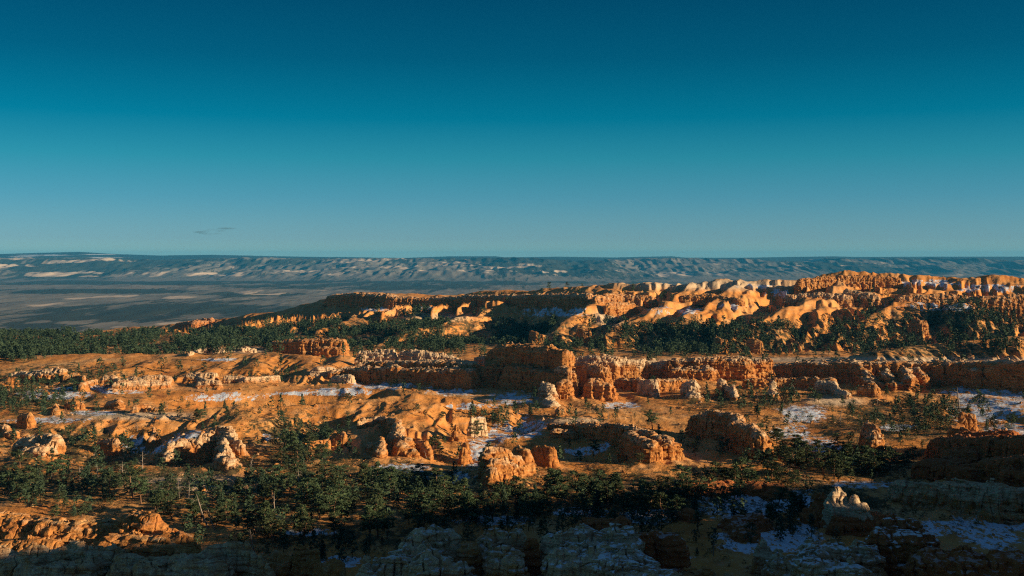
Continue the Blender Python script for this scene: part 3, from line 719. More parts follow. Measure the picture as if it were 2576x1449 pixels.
rock('cliff_band', 'thin orange cliff just under the right summit skyline', 'cliff',
     [(2010,702,1455,6,2100,694,1465,7), (2110,692,1465,7,2200,692,1462,7), (2200,694,1460,6,2260,698,1455,5)], pale=0.1, cap=0.2, flare=0.4)
rock('cliff_band', 'short orange cliff on the left spur of the right summit', 'cliff',
     [(1720,742,1420,6,1790,738,1412,7), (1790,742,1412,6,1860,750,1400,5)], pale=0.15, cap=0.2, flare=0.5)
rock('cliff_band', 'broken orange cliff near the right edge of the far ridge', 'cliff',
     [(2260,745,1370,6,2370,738,1365,8), (2370,740,1365,8,2440,744,1360,7), (2470,745,1350,6,2600,738,1345,8)], pale=0.2, cap=0.2, flare=0.4)
for (a, b, Y, r, lab) in [(1335,830,1255,2.6,'lone orange knob in the far forest under the long shaded cliff'), (1455,824,1260,3,'orange spire at the foot of the far talus fans'),
    (1800,846,1180,3,'blocky orange knob in the far forest'), (1885,848,1170,3.5,'squat ribbed orange knob in the far forest'), (2300,800,1290,6,'red ledge beneath the far snow field')]:
    rock('outcrop', lab, 'rock outcrop', [(a, b, Y, r, a + 12, b + 3, Y - 4, r * 0.8), (a + 14, b + 5, Y - 6, r * 0.7, a + 30, b + 8, Y - 8, r * 0.5)], pale=0.1, cap=0.2, flare=0.7, power=3)
rock('outcrop', 'little orange crag alone in the forest at the far left', 'rock outcrop', [(60,884,1040,2.4,85,880,1040,3), (105,886,1040,3)], pale=0.1, cap=0.2)
# --- nearest rocks
rock('boulder', 'sunlit orange rock mass filling the lower left corner with two rounded domes', 'rock mass',
     [(-60,1286,352,8,40,1290,350,8), (40,1298,348,8,200,1314,342,9), (200,1310,344,9,330,1310,342,9), (335,1290,340,7,385,1292,336,7), (280,1345,330,7,420,1338,328,7.5), (425,1334,330,6,465,1344,326,5.5), (20,1355,334,7,120,1355,332,7), (350,1368,322,6,450,1368,320,6)],
     pale=0.05, cap=0.3, capd=0.12, flare=0.25, power=4, jag=0.5, rough=0.9)
rock('outcrop', 'dark blue-grey foreground ridge across the bottom left', 'rock outcrop',
     [(-60,1382,297,4,30,1386,298,3.6), (30,1390,297,3.6,110,1372,298,3.4), (120,1376,298,3,190,1362,299,3.4), (195,1366,298,3,250,1378,297,3.2), (255,1384,296,3,300,1372,297,3), (310,1388,294,3.2,420,1396,291,3.6), (440,1394,289,3.6,520,1384,291,3.4), (525,1376,292,3.2,585,1364,293,3.2), (590,1362,293,3,625,1370,292,3), (632,1384,291,2.4,680,1432,286,2), (60,1420,290,4,220,1412,290,4), (300,1420,286,4,560,1408,286,4.4)], pale=0.4, cap=0.2, flare=0.55, jag=1.3)
rock('boulder', 'sunlit orange knob beside the dark foreground ridge', 'boulder',
     [(690,1388,318,2.8,720,1390,316,2.8), (655,1392,320,1.8,690,1400,318,2)], pale=0.1, cap=0.2, flare=0.1, power=4)
rock('boulder', 'low sunlit orange hump at the bottom edge left of centre', 'boulder', [(805,1415,302,2.4,850,1412,300,2.6)], pale=0.1, cap=0.2, flare=0.5)
rock('boulder', 'dark brown block behind the low sunlit hump', 'boulder', [(755,1375,315,2.6,790,1380,312,2.6)], pale=0.05, cap=0.2)
rock('outcrop', 'grey stepped crag at the bottom with a rounded summit, left of the banded column', 'rock outcrop',
     [(930,1420,296,4,1000,1395,298,5), (1000,1375,302,4,1060,1340,306,5), (1060,1338,306,5,1130,1336,308,4.6), (1080,1385,294,6,1150,1400,292,5)], pale=0.5, cap=0.15, flare=0.35, snow=0.6, jag=1.3)
rock('hoodoo', 'banded column with a mushroom cap at the bottom centre', 'hoodoo',
     [(1225,1335,312,4,1300,1334,312,4.4), (1245,1372,300,3,1295,1374,299,3), (1250,1400,296,4,1300,1402,294,4), (1270,1376,306,3.6,1270,1390,298,4)], pale=0.3, cap=0.2, flare=0.25, snow=0.5)
rock('outcrop', 'small dark crag between the grey stepped crag and the banded column', 'rock outcrop', [(1165,1368,304,2.6,1195,1362,306,2.4)], pale=0.2, cap=0.2)
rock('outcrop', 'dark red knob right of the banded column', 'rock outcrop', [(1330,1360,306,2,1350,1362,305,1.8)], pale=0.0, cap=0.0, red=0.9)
rock('outcrop', 'big pale grey block with snowy ledges at the bottom, right of centre', 'rock outcrop',
     [(1395,1340,308,5,1440,1328,310,6), (1440,1326,310,7,1570,1328,308,6), (1420,1380,296,6,1600,1385,294,7), (1560,1400,288,6,1680,1440,284,5)], pale=0.5, cap=0.2, flare=0.35, power=7, snow=1.0, jag=1.2)
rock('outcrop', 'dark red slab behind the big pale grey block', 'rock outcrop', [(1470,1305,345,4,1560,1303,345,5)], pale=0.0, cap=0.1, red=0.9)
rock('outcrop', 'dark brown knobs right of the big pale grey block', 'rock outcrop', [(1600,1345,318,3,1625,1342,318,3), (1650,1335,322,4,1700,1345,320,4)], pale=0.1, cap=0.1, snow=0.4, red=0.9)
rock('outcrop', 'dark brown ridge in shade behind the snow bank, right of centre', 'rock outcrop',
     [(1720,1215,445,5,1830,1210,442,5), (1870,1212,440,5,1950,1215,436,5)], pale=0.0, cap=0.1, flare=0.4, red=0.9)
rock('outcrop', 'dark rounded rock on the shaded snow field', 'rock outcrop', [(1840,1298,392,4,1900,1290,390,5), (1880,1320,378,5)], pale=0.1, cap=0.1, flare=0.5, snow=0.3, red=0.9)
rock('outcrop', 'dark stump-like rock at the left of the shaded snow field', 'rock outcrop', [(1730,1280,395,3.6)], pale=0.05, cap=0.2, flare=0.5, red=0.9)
rock('hoodoo', 'cream spire catching the last sun above a dark base, lower right', 'hoodoo',
     [(2098,1228,388,2.8,2118,1232,388,2.6), (2150,1243,386,3), (2095,1262,386,4,2165,1262,384,4)], pale=0.7, cap=0.2, flare=0.12, power=6, jag=1.3)
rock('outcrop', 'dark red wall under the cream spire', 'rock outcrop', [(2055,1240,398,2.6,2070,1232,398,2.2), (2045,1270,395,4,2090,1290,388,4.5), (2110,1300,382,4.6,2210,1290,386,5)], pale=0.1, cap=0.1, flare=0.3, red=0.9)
rock('hoodoo', 'small pointed hoodoo tipped with light at the bottom right', 'hoodoo',
     [(1920,1352,334,1.5), (1908,1372,332,1.8), (1935,1372,330,1.6)], pale=0.5, cap=0.3, flare=0.5, power=3)
rock('rock_wall', 'tall dark red-brown wall at the right edge with a flat pale top', 'rock wall',
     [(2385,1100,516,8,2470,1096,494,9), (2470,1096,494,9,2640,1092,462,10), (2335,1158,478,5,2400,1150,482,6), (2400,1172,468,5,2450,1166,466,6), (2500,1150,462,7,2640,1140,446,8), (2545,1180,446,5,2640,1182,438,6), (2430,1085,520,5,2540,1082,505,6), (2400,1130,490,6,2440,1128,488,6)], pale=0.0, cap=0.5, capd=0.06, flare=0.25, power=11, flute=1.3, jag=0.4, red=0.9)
rock('outcrop', 'orange blocks lying on the flat top of the dark right wall', 'rock outcrop', [(2395,1066,545,2.4,2420,1068,545,2.4), (2420,1074,542,2.4,2440,1083,536,2.2), (2440,1085,535,2,2465,1085,532,2.2)], pale=0.1, cap=0.2)
rock('boulder', 'small orange boulder above the flat-topped dark right wall', 'boulder', [(2420,1035,590,2.4,2450,1040,588,1.6)], pale=0.15, cap=0.2)
rock('rock_wall', 'smooth grey wall with a level top, lower right', 'rock wall',
     [(2275,1210,424,5,2400,1212,412,6), (2400,1212,412,6,2510,1214,404,6), (2510,1225,402,5,2600,1225,400,5)], pale=0.42, cap=0.2, flare=0.2, power=9, flute=0.9, jag=0.7)
rock('hoodoo', 'dark flat-capped block with a snow dusting at the bottom right', 'hoodoo',
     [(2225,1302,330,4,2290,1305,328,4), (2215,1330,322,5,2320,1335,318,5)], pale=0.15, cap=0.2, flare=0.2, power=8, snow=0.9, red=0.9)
rock('outcrop', 'grey crag with snowy ledges, left of the dark flat-capped block', 'rock outcrop',
     [(2040,1362,322,4,2100,1358,322,5), (2110,1362,320,5,2180,1368,316,5), (1960,1395,308,4,2020,1400,306,5), (2020,1392,312,5,2060,1380,316,5), (2030,1405,298,5,2140,1415,296,6)], pale=0.45, cap=0.15, flare=0.35, snow=1.0, jag=1.2)
rock('outcrop', 'dark rock shelf in the bottom right corner with snow behind', 'rock outcrop',
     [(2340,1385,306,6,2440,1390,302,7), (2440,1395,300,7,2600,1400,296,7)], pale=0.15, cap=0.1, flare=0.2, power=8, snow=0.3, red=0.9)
rock('outcrop', 'brown rubble with a sunlit edge at the bottom, right of centre', 'rock outcrop', [(1725,1432,296,3,1790,1430,296,3.5), (1830,1440,292,4)], pale=0.2, cap=0.2, flare=0.3)
# ---- talus aprons: the soil rises against the foot of every rock, then the ground sheet is made
AP = np.zeros_like(ZZ)
for (ax, ay, bx0, by0, R_) in FOOT:
    if not 345 < ay < 1060: continue
    ext = 4.5 * R_
    i0, i1 = np.searchsorted(yy, (min(ay, by0) - ext, max(ay, by0) + ext))
    t0 = min((ax - ext) / ay, (bx0 - ext) / by0); t1 = max((ax + ext) / ay, (bx0 + ext) / by0)
    j0, j1 = np.searchsorted(tx, (t0, t1))
    X_ = XX[i0:i1, j0:j1]; Y_ = YY[i0:i1, j0:j1]
    dx, dy = bx0 - ax, by0 - ay
    t = np.clip(((X_ - ax) * dx + (Y_ - ay) * dy) / max(dx * dx + dy * dy, 1e-6), 0, 1)
    d = np.hypot(X_ - ax - t * dx, Y_ - ay - t * dy)
    h_ = min(0.30 * R_, 2.2) * np.exp(-np.maximum(d - 0.9 * R_, 0) / (0.85 * R_)) * (0.7 + 0.9 * noise(X_ / 5.0, Y_ / 5.0, 0, 77))
    AP[i0:i1, j0:j1] = np.maximum(AP[i0:i1, j0:j1], h_)
ZZ = ZZ + AP
terrain = mesh_object('terrain', np.stack([XX, YY, ZZ], -1).reshape(-1, 3), grid_faces(len(yy), NT_), M_SOIL,
                      {'snow': SN.ravel(), 'veg': VG.ravel(), 'pale': PA.ravel()})
tag(terrain, 'orange and tan canyon floor and ridges with scrub and snow patches', kind='structure')

# ------------------------------------------------------------------ trees
def tube(path, radii, n=6):
    P = np.asarray(path, float); V = []; F = []
    for i, p in enumerate(P):
        d = P[min(i + 1, len(P) - 1)] - P[max(i - 1, 0)]; d /= max(np.linalg.norm(d), 1e-6)
        u = np.cross(d, (0.31, 0.95, 0.05)); u /= np.linalg.norm(u); w = np.cross(d, u)
        for k in range(n):
            a = 2 * math.pi * k / n
            V.append(p + radii[i] * (math.cos(a) * u + math.sin(a) * w))
    for i in range(len(P) - 1):
        for k in range(n):
            F.append((i * n + k, i * n + (k + 1) % n, (i + 1) * n + (k + 1) % n, (i + 1) * n + k))
    return np.array(V), np.array(F, int)

def join(parts):
    V = []; F = []; o = 0
    for v, f in parts:
        V.append(v); F.append(f + o); o += len(v)
    return np.concatenate(V), np.concatenate(F)

def sprays(centres, radii, n, size, r, flat=0.55):
    """needle sprays: n small leaf-like triangles scattered in each ellipsoid clump"""
    C = np.repeat(np.asarray(centres, float), n, 0); Rr = np.repeat(np.asarray(radii, float), n, 0)
    m = len(C)
    d = r.normal(size=(m, 3)); d /= np.linalg.norm(d, axis=1)[:, None]
    c = C + d * Rr * (r.random((m, 1)) ** 0.45)
    u = r.normal(size=(m, 3)); u[:, 2] *= flat; u /= np.linalg.norm(u, axis=1)[:, None]
    w = r.normal(size=(m, 3)); w = np.cross(u, w); w /= np.linalg.norm(w, axis=1)[:, None]
    s = size * (0.6 + 0.8 * r.random((m, 1)))
    V = np.stack([c - u * s, c + u * s * 0.9 + w * s * 0.15, c + w * s * 0.75], 1).reshape(-1, 3)
    return V, np.arange(len(V)).reshape(-1, 3)

def build_pine(seed, shape):
    """unit height trunk and crown; shape: flat, round, ragged, tall"""
    r = np.random.default_rng(seed)
    lean = r.normal(size=2) * (0.10 if shape != 'tall' else 0.04)
    path = [np.array([lean[0] * t + 0.025 * math.sin(4 * t + seed), lean[1] * t + 0.02 * math.cos(5 * t + seed), 0.96 * t - 0.03]) for t in np.linspace(0, 1, 8)]
    rad = [0.027 * (1 - t) ** 0.8 + 0.004 for t in np.linspace(0, 1, 8)]
    parts = [tube(path, rad, 6)]
    C = []; RR = []
    lo = {'flat': 0.42, 'round': 0.22, 'ragged': 0.30, 'tall': 0.30}[shape]
    nl = {'flat': 13, 'round': 17, 'ragged': 12, 'tall': 17}[shape]
    for i in range(nl):
        t = lo + (0.97 - lo) * (i + 0.3 * r.random()) / nl
        s = (t - lo) / (1 - lo)
        L = {'flat': 0.20 + 0.20 * s - 0.24 * max(0, s - 0.75), 'round': 0.34 * math.sqrt(max(0.08, 1 - (1.5 * s - 0.55) ** 2)), 'ragged': 0.30 * (1 - 0.7 * s) * r.uniform(0.5, 1.3), 'tall': 0.25 * (1 - 0.75 * s) + 0.03}[shape]
        L *= r.uniform(0.75, 1.15)
        a = i * 2.4 + r.uniform(-0.5, 0.5)
        b = np.array(path[0]); k = t * 7; k0 = min(int(k), 6); b = path[k0] + (path[k0 + 1] - path[k0]) * (k - k0)
        e = b + np.array([math.cos(a) * L, math.sin(a) * L, L * r.uniform(-0.05, 0.30)])
        mid = (b + e) / 2 + np.array([0, 0, -0.02])
        parts.append(tube([b, mid, e], [0.009, 0.006, 0.003], 4))
        for q in (0.45, 0.8, 1.05):
            if r.random() < (0.25 if shape == 'ragged' else 0.08): continue
            C.append(b + (e - b) * q + r.normal(size=3) * 0.018 + np.array([0, 0, 0.012]))
            RR.append(np.array([0.10, 0.10, 0.042]) * r.uniform(0.7, 1.25) * (1.15 if shape in ('flat', 'round') else 0.9))
    for _ in range(3):
        C.append(path[-1] + r.normal(size=3) * (0.05, 0.05, 0.02)); RR.append(np.array([0.09, 0.09, 0.045]))
    return join(parts), sprays(C, RR, 44, 0.034, r)

def build_fir(seed):
    r = np.random.default_rng(seed)
    path = [np.array([0.01 * math.sin(3 * t), 0, t * 0.98 - 0.03]) for t in np.linspace(0, 1, 6)]
    parts = [tube(path, [0.022 * (1 - t) + 0.003 for t in np.linspace(0, 1, 6)], 6)]
    C = []; RR = []
    for i in range(17):
        t = 0.12 + 0.85 * i / 17
        L = 0.25 * (1 - t) + 0.015
        for k in range(6 if t < 0.7 else 4):
            a = k * 1.05 + i * 0.7 + r.uniform(-0.3, 0.3); LL = L * r.uniform(0.65, 1.15)
            b = np.array([0, 0, t]); e = b + np.array([math.cos(a) * LL, math.sin(a) * LL, -0.25 * LL])
            C += [b + (e - b) * 0.45, b + (e - b) * 0.9]; RR += [np.array([0.05, 0.05, 0.02]) * (0.5 + 1.6 * LL / 0.2 * 0.4)] * 2
    C.append(np.array([0, 0, 0.97])); RR.append(np.array([0.012, 0.012, 0.03]))
    return join(parts), sprays(C, RR, 11, 0.030, r)

def build_dead(seed, branchy):
    r = np.random.default_rng(seed)
    bend = r.normal(size=2) * 0.05
    path = [np.array([bend[0] * t * t + 0.015 * math.sin(5 * t + seed), bend[1] * t * t, t - 0.03]) for t in np.linspace(0, 1, 7)]
    trunk = tube(path, [0.026 * (1 - t) ** 0.7 + 0.004 for t in np.linspace(0, 1, 7)], 6)
    parts = []
    for i in range(branchy):
        t = 0.25 + 0.72 * i / branchy; k = t * 6; k0 = min(int(k), 5); b = path[k0] + (path[k0 + 1] - path[k0]) * (k - k0)
        L = (0.23 * (1 - 0.65 * t) + 0.03) * r.uniform(0.5, 1.2); a = i * 2.4 + r.uniform(-0.6, 0.6)
        e = b + np.array([math.cos(a) * L, math.sin(a) * L, L * r.uniform(-0.15, 0.6)])
        m = (b + e) / 2 + np.array([0, 0, -0.015])
        limb = [tube([b, m, e], [0.009, 0.007, 0.003], 4)]
        for q in range(2):
            e2 = m + (e - m) * (0.2 + 0.5 * q) + r.normal(size=3) * 0.06
            limb.append(tube([m + (e - m) * 0.2 * q, e2], [0.005, 0.0025], 4))
        parts.append(join(limb))
    return trunk, parts

def proto(prefix, tr, cr, m1, m2, crname):
    a = mesh_object('trunk', tr[0], tr[1], m1); b = mesh_object(crname, cr[0], cr[1], m2, smooth=False)
    ma, mb = a.data, b.data
    bpy.data.objects.remove(a); bpy.data.objects.remove(b)
    return [('trunk', ma), (crname, mb)]
def proto_dead(tr, limbs):
    L = [('trunk', tr)] + [('branch', l) for l in limbs]; out = []
    for n_, (v, f_) in L:
        a = mesh_object(n_, v, f_, M_DEAD); out.append((n_, a.data)); bpy.data.objects.remove(a)
    return out
PROTO = {}
for k, sh in enumerate(['flat', 'round', 'ragged', 'tall']):
    PROTO[sh] = [proto('pine', *build_pine(20 + 10 * k + j, sh), M_BARK, M_PINE, 'crown') for j in range(3)]
PROTO['fir'] = [proto('fir', *build_fir(80 + j), M_BARK, M_FIR, 'crown') for j in range(2)]
PROTO['dead'] = [proto_dead(*build_dead(90 + j, 13)) for j in range(3)]
PROTO['pole'] = [proto_dead(*build_dead(96 + j, 5)) for j in range(2)]

MARKS = [(1265,1170,'the big ribbed boulder'),(1012,1115,'the stout sunlit pillar'),(500,1100,'the arched ridge'),(570,1150,'the bulging cream-footed pillar'),(1625,1110,'the huge boulder ending the long fin'),
  (1425,1085,'the shaded end of the long fin'),(1910,1110,'the glowing end of the tall fin'),(1800,1090,'the dark side of the tall fin'),(2195,1095,'the lone hunched boulder'),(95,1120,'the smooth cream boulder'),(380,1340,'the domed orange rock mass'),(120,1345,'the ragged orange rock mass'),(140,1022,'the lone orange cone'),
  (1150,1080,'the pointed pyramid'),(1168,1128,'the bright orange knob'),(2450,1160,'the dark flat-topped right wall'),(2130,1250,'the cream spire'),(1500,1345,'the pale grey snowy block'),(1060,1375,'the grey stepped crag'),(1265,1370,'the banded column'),(700,1400,'the sunlit foreground knob'),(1505,965,'the fluted buttress'),(1300,950,'the great butte'),
  (1745,995,'the cream pyramid'),(2250,965,'the great right hand wall'),(1945,985,'the white-capped hoodoo'),(275,1118,'the low lumpy boulder'),(850,1102,'the half-shaded boulder'),(296,1022,'the double-headed block'),(1000,940,'the long dark wall'),(110,945,'the orange block wall'),(510,950,'the clump of cream blocks'),(340,955,'the cream-topped ledge'),
  (1370,1130,'the two-headed boulder'),(390,1092,'the small tapering hoodoo'),(1835,1225,'the dark brown shaded ridge'),(2390,1250,'the smooth grey wall'),(770,865,'the small orange mesa'),(2430,1040,'the small boulder above the right wall')]
TREES = []     # (obj, kind word, size word, qx, qy, height)
FT = np.array(FOOT)
def in_rock(x, y, pad=0.8):
    dx = FT[:, 2] - FT[:, 0]; dy = FT[:, 3] - FT[:, 1]; L2 = np.maximum(dx * dx + dy * dy, 1e-6)
    t = np.clip(((x - FT[:, 0]) * dx + (y - FT[:, 1]) * dy) / L2, 0, 1)
    return bool((np.hypot(x - FT[:, 0] - t * dx, y - FT[:, 1] - t * dy) < FT[:, 4] * 1.12 + pad).any())
KIND = {'flat': ('pine_tree', 'flat-topped pine'), 'round': ('pine_tree', 'round-crowned pine'), 'ragged': ('pine_tree', 'sparse ragged pine'), 'tall': ('pine_tree', 'narrow pine'),
        'fir': ('fir_tree', 'conical fir'), 'dead': ('dead_tree', 'dead branchy tree'), 'pole': ('dead_tree', 'bare dead trunk')}
def plant(kind, x, y, z, h, lean=0.0, qx=None, qy=None):
    pr = PROTO[kind][rng.integers(len(PROTO[kind]))]
    nm = KIND[kind][0]
    e = bpy.data.objects.new(nm, None); COL.objects.link(e); e.empty_display_size = 0.1
    e.location = (x, y, z - 0.05); e.rotation_euler = (rng.normal() * 0.03, lean + rng.normal() * 0.03, rng.random() * 6.283 if abs(lean) < 0.1 else 0.0)
    wide = rng.uniform(0.95, 1.3); e.scale = (h * wide, h * wide, h)
    for mn, me in pr:
        o = bpy.data.objects.new(mn, me); COL.objects.link(o); o.parent = e
    if qx is None: qx, qy = toQ(x, y, z)
    TREES.append((e, kind, qx, qy, h, y, lean))
    return e
def plant_q(kind, qx, qy, hq, lean=0.0, jump=True):
    g = ground_hit(qx, qy)
    if g is None: return
    plant(kind, g[0], g[1], g[2], hq / FQ * g[1], lean, qx, qy)

# trees that stand out one by one
for a in [('tall',740,1147,64),('flat',775,1142,54),('round',1195,1102,42),('flat',1492,1152,44),('fir',1335,1045,32),('round',1484,1028,18),('flat',1641,1081,50),('flat',1821,1138,38),('ragged',1748,1150,36),('flat',2302,1002,36),
  ('fir',810,1413,54),('fir',1092,1212,36),('ragged',1255,1046,26),('ragged',1262,1080,30),('tall',493,1066,36),('round',505,1062,30),('flat',180,1092,22),('round',385,1102,24),('round',870,1010,20),('round',1045,1036,20),('ragged',1070,1050,20),
  ('tall',1895,1120,44),('flat',1610,1168,28),('round',1935,1075,28),('tall',1905,1050,30),('flat',1085,1140,44),('ragged',1105,1150,36),('tall',1116,1120,24),('fir',565,1030,24),('round',300,972,16),('round',190,980,20),('round',110,968,18),
  ('round',1020,962,12),('flat',1730,952,18),('ragged',1795,958,18),('tall',1718,948,26),('flat',1840,986,30),('round',1430,960,10),('ragged',560,900,14),('flat',2230,1000,18),('round',2420,1052,26),('fir',2435,1040,24),('tall',2500,1150,40),('flat',2545,1075,30),('round',2110,1128,34),('round',700,960,16),('ragged',640,958,14),('flat',1110,1062,26),('round',2290,1026,20),('flat',2060,1015,24)]:
    plant_q(*a)
for a in [('pole',475,1262,54),('pole',450,1258,48),('pole',90,1382,78),('pole',4,1352,62),('dead',630,1188,42),('dead',750,1246,66),('pole',523,1328,92,-0.32),('pole',540,1335,60,-0.35),('dead',358,1182,46),('pole',247,1206,40),('dead',307,1210,52),('dead',640,1388,60,-0.3),
  ('dead',2114,1072,42),('pole',2197,1051,15),('pole',2413,1036,60),('pole',2402,1046,32),('pole',2207,1019,22),('pole',1552,938,28),('pole',1486,917,26),('pole',1303,1054,22),('pole',1531,1056,23),('pole',2012,999,40,-0.45),('pole',1945,1198,48,-0.22),('dead',802,1042,26),('dead',827,1042,26,-0.25),('dead',345,1092,26),
  ('pole',1970,1030,24),('pole',1985,1028,20),('dead',420,1030,20),('dead',1400,940,16),('pole',860,1258,40),('dead',935,1225,40),('pole',1075,1160,30,-0.3),('dead',990,1245,36),('pole',1130,1230,34),('dead',1260,1270,36),('pole',1600,1250,36),('dead',1760,1230,44),('dead',1985,1188,36,0.5),('pole',2240,1180,30),('dead',2060,1370,40),('dead',1705,1395,44),('pole',1795,1400,40),('dead',2480,1290,40),('pole',1560,1150,20),('pole',295,1150,30),('dead',130,1205,36),('pole',200,1215,44),('dead',225,1165,40,0.5),('pole',160,1190,30),('dead',580,955,16),('pole',220,940,18),('pole',350,930,12),('dead',985,1300,34),('pole',1905,1010,26),('dead',1345,1245,30),('pole',1530,1240,34),('pole',690,1290,50),('dead',1420,1285,34)]:
    plant_q(*a)

# belts and groups: (polygon in picture units, count, height range in metres)
def inside(px, py, poly):
    c = False; j = len(poly) - 1
    for i in range(len(poly)):
        xi, yi = poly[i]; xj, yj = poly[j]
        if (yi > py) != (yj > py) and px < (xj - xi) * (py - yi) / (yj - yi) + xi: c = not c
        j = i
    return c
ZONES = [
  ([(0,1195),(340,1205),(430,1262),(520,1300),(560,1330),(500,1350),(420,1300),(340,1290),(200,1322),(0,1296)], 44, (8, 12)),
  ([(540,1255),(700,1215),(900,1205),(1000,1205),(1150,1215),(1180,1265),(1180,1325),(900,1370),(620,1375),(540,1340)], 92, (8, 12.5)),
  ([(1180,1275),(1340,1262),(1420,1238),(1560,1232),(1780,1228),(1900,1220),(1900,1262),(1700,1300),(1400,1315),(1180,1325)], 66, (8, 12)),
  ([(1930,1170),(2080,1140),(2290,1165),(2280,1212),(2020,1222),(1900,1225)], 40, (8, 11.5)),
  ([(0,1140),(160,1165),(340,1150),(340,1205),(0,1195)], 10, (6, 9)),
  ([(690,1085),(830,1085),(830,1190),(700,1190)], 7, (7, 11)),
  ([(1880,1080),(1990,1080),(1960,1180),(1880,1180)], 6, (7, 10)),
  ([(2240,1010),(2560,1000),(2570,1090),(2360,1085),(2250,1060)], 8, (6, 9)),
  ([(1560,1290),(2000,1240),(2040,1290),(1850,1390),(1700,1360)], 12, (7, 10)),
]
for poly, n, (h0, h1) in ZONES:
    X = [p[0] for p in poly]; Yp = [p[1] for p in poly]; done = 0
    for _ in range(n * 30):
        if done >= n: break
        a, b = rng.uniform(min(X), max(X)), rng.uniform(min(Yp), max(Yp))
        if not inside(a, b, poly): continue
        g = ground_hit(a, b)
        if g is None or in_rock(g[0], g[1]): continue
        if any((t[0].location.x - g[0]) ** 2 + (t[0].location.y - g[1]) ** 2 < 7.0 for t in TREES): continue
        h = rng.uniform(h0, h1) * rng.choice([0.55, 0.8, 0.95, 1.05], p=[0.2, 0.25, 0.3, 0.25])
        k = rng.choice(['flat', 'round', 'ragged', 'tall', 'fir'], p=[0.34, 0.30, 0.14, 0.16, 0.06])
        plant(k, *g, h, 0.0); done += 1

# every tree gets a label from how it looks and what it stands beside
ORD = ['first', 'second', 'third', 'fourth', 'fifth', 'sixth', 'seventh', 'eighth', 'ninth', 'tenth', 'eleventh', 'twelfth', 'thirteenth', 'fourteenth', 'fifteenth', 'sixteenth', 'seventeenth', 'eighteenth', 'nineteenth', 'twentieth']
NUM = ['', 'one', 'two', 'three', 'four', 'five', 'six', 'seven', 'eight', 'nine', 'ten', 'eleven', 'twelve', 'thirteen', 'fourteen', 'fifteen', 'sixteen', 'seventeen', 'eighteen', 'nineteen', 'twenty']
buckets = {}
for t in TREES:
    e, k, a, b, h, Y, lean = t
    if k in ('dead', 'pole'): size = 'leaning' if abs(lean) > 0.2 else ('tall' if h > 7 else 'short')
    else: size = 'big' if h > 11 else ('middling' if h > 8.5 else 'little')
    mk = min(MARKS, key=lambda m: ((m[0] - a) / 1.6) ** 2 + ((m[1] - b)) ** 2)
    dx, dy = a - mk[0], b - mk[1]
    if abs(dx) > 1.5 * abs(dy): rel = 'left of' if dx < 0 else 'right of'
    else: rel = 'in front of' if dy > 0 else 'behind'
    buckets.setdefault((size, KIND[k][1], rel, mk[2]), []).append((a, e, k))
for (size, kw, rel, mk), L in buckets.items():
    L.sort(key=lambda q: q[0])
    for i, (a, e, k) in enumerate(L):
        if len(L) == 1: lab = f'{size} {kw} {rel} {mk}'
        else:
            o = 'leftmost' if i == 0 else ('rightmost' if i == len(L) - 1 else ('middle' if len(L) == 3 else ORD[i] + ' from left'))
            mk_ = mk
            lab = f'{o} of {NUM[len(L)]} {size} {kw}s {rel} {mk}'.replace(' from left of', ' from left,').replace('first from left,', 'leftmost of')+f''
        dead = k in ('dead', 'pole')
        tag(e, lab, 'dead tree' if dead else ('fir tree' if k == 'fir' else 'pine tree'), 'dead trees on the canyon floor' if dead else ('firs on the canyon floor' if k == 'fir' else 'pines on the canyon floor'))

# fallen logs
for i, (a, b, ln, ang, lab) in enumerate([(668,1190,7,0.5,'grey fallen log right of the bulging cream-footed pillar'),(735,1206,6,-0.4,'pale fallen log below the big pine left of the half-shaded boulder'),(1150,1232,6,0.35,'grey fallen log in the pines left of the big ribbed boulder'),(2070,1118,7,-0.5,'pale fallen log on the snow left of the lone hunched boulder'),(1430,1300,6,0.3,'bleached fallen log in the shade behind the pale grey block')]):
    g = ground_hit(a, b)
    if g is None: continue
    c, s = math.cos(ang), math.sin(ang)
    zz = [float(H(np.array([g[0] + c * d]), np.array([g[1] + s * d]))[0]) + 0.22 for d in (0, ln / 2, ln)]
    v, fc = join([tube([(0, 0, 0), (c * ln / 2, s * ln / 2, zz[1] - zz[0] + 0.05), (c * ln, s * ln, zz[2] - zz[0])], [0.26, 0.22, 0.13], 8)] +
                 [tube([(c * q, s * q, 0.1), (c * q - s * 0.7, s * q + c * 0.7, 0.8)], [0.07, 0.03], 4) for q in (ln * 0.4, ln * 0.65, ln * 0.85)])
    o = mesh_object('fallen_log', v, fc, M_DEAD); o.location = (g[0], g[1], zz[0]); tag(o, lab, 'log', 'fallen logs')

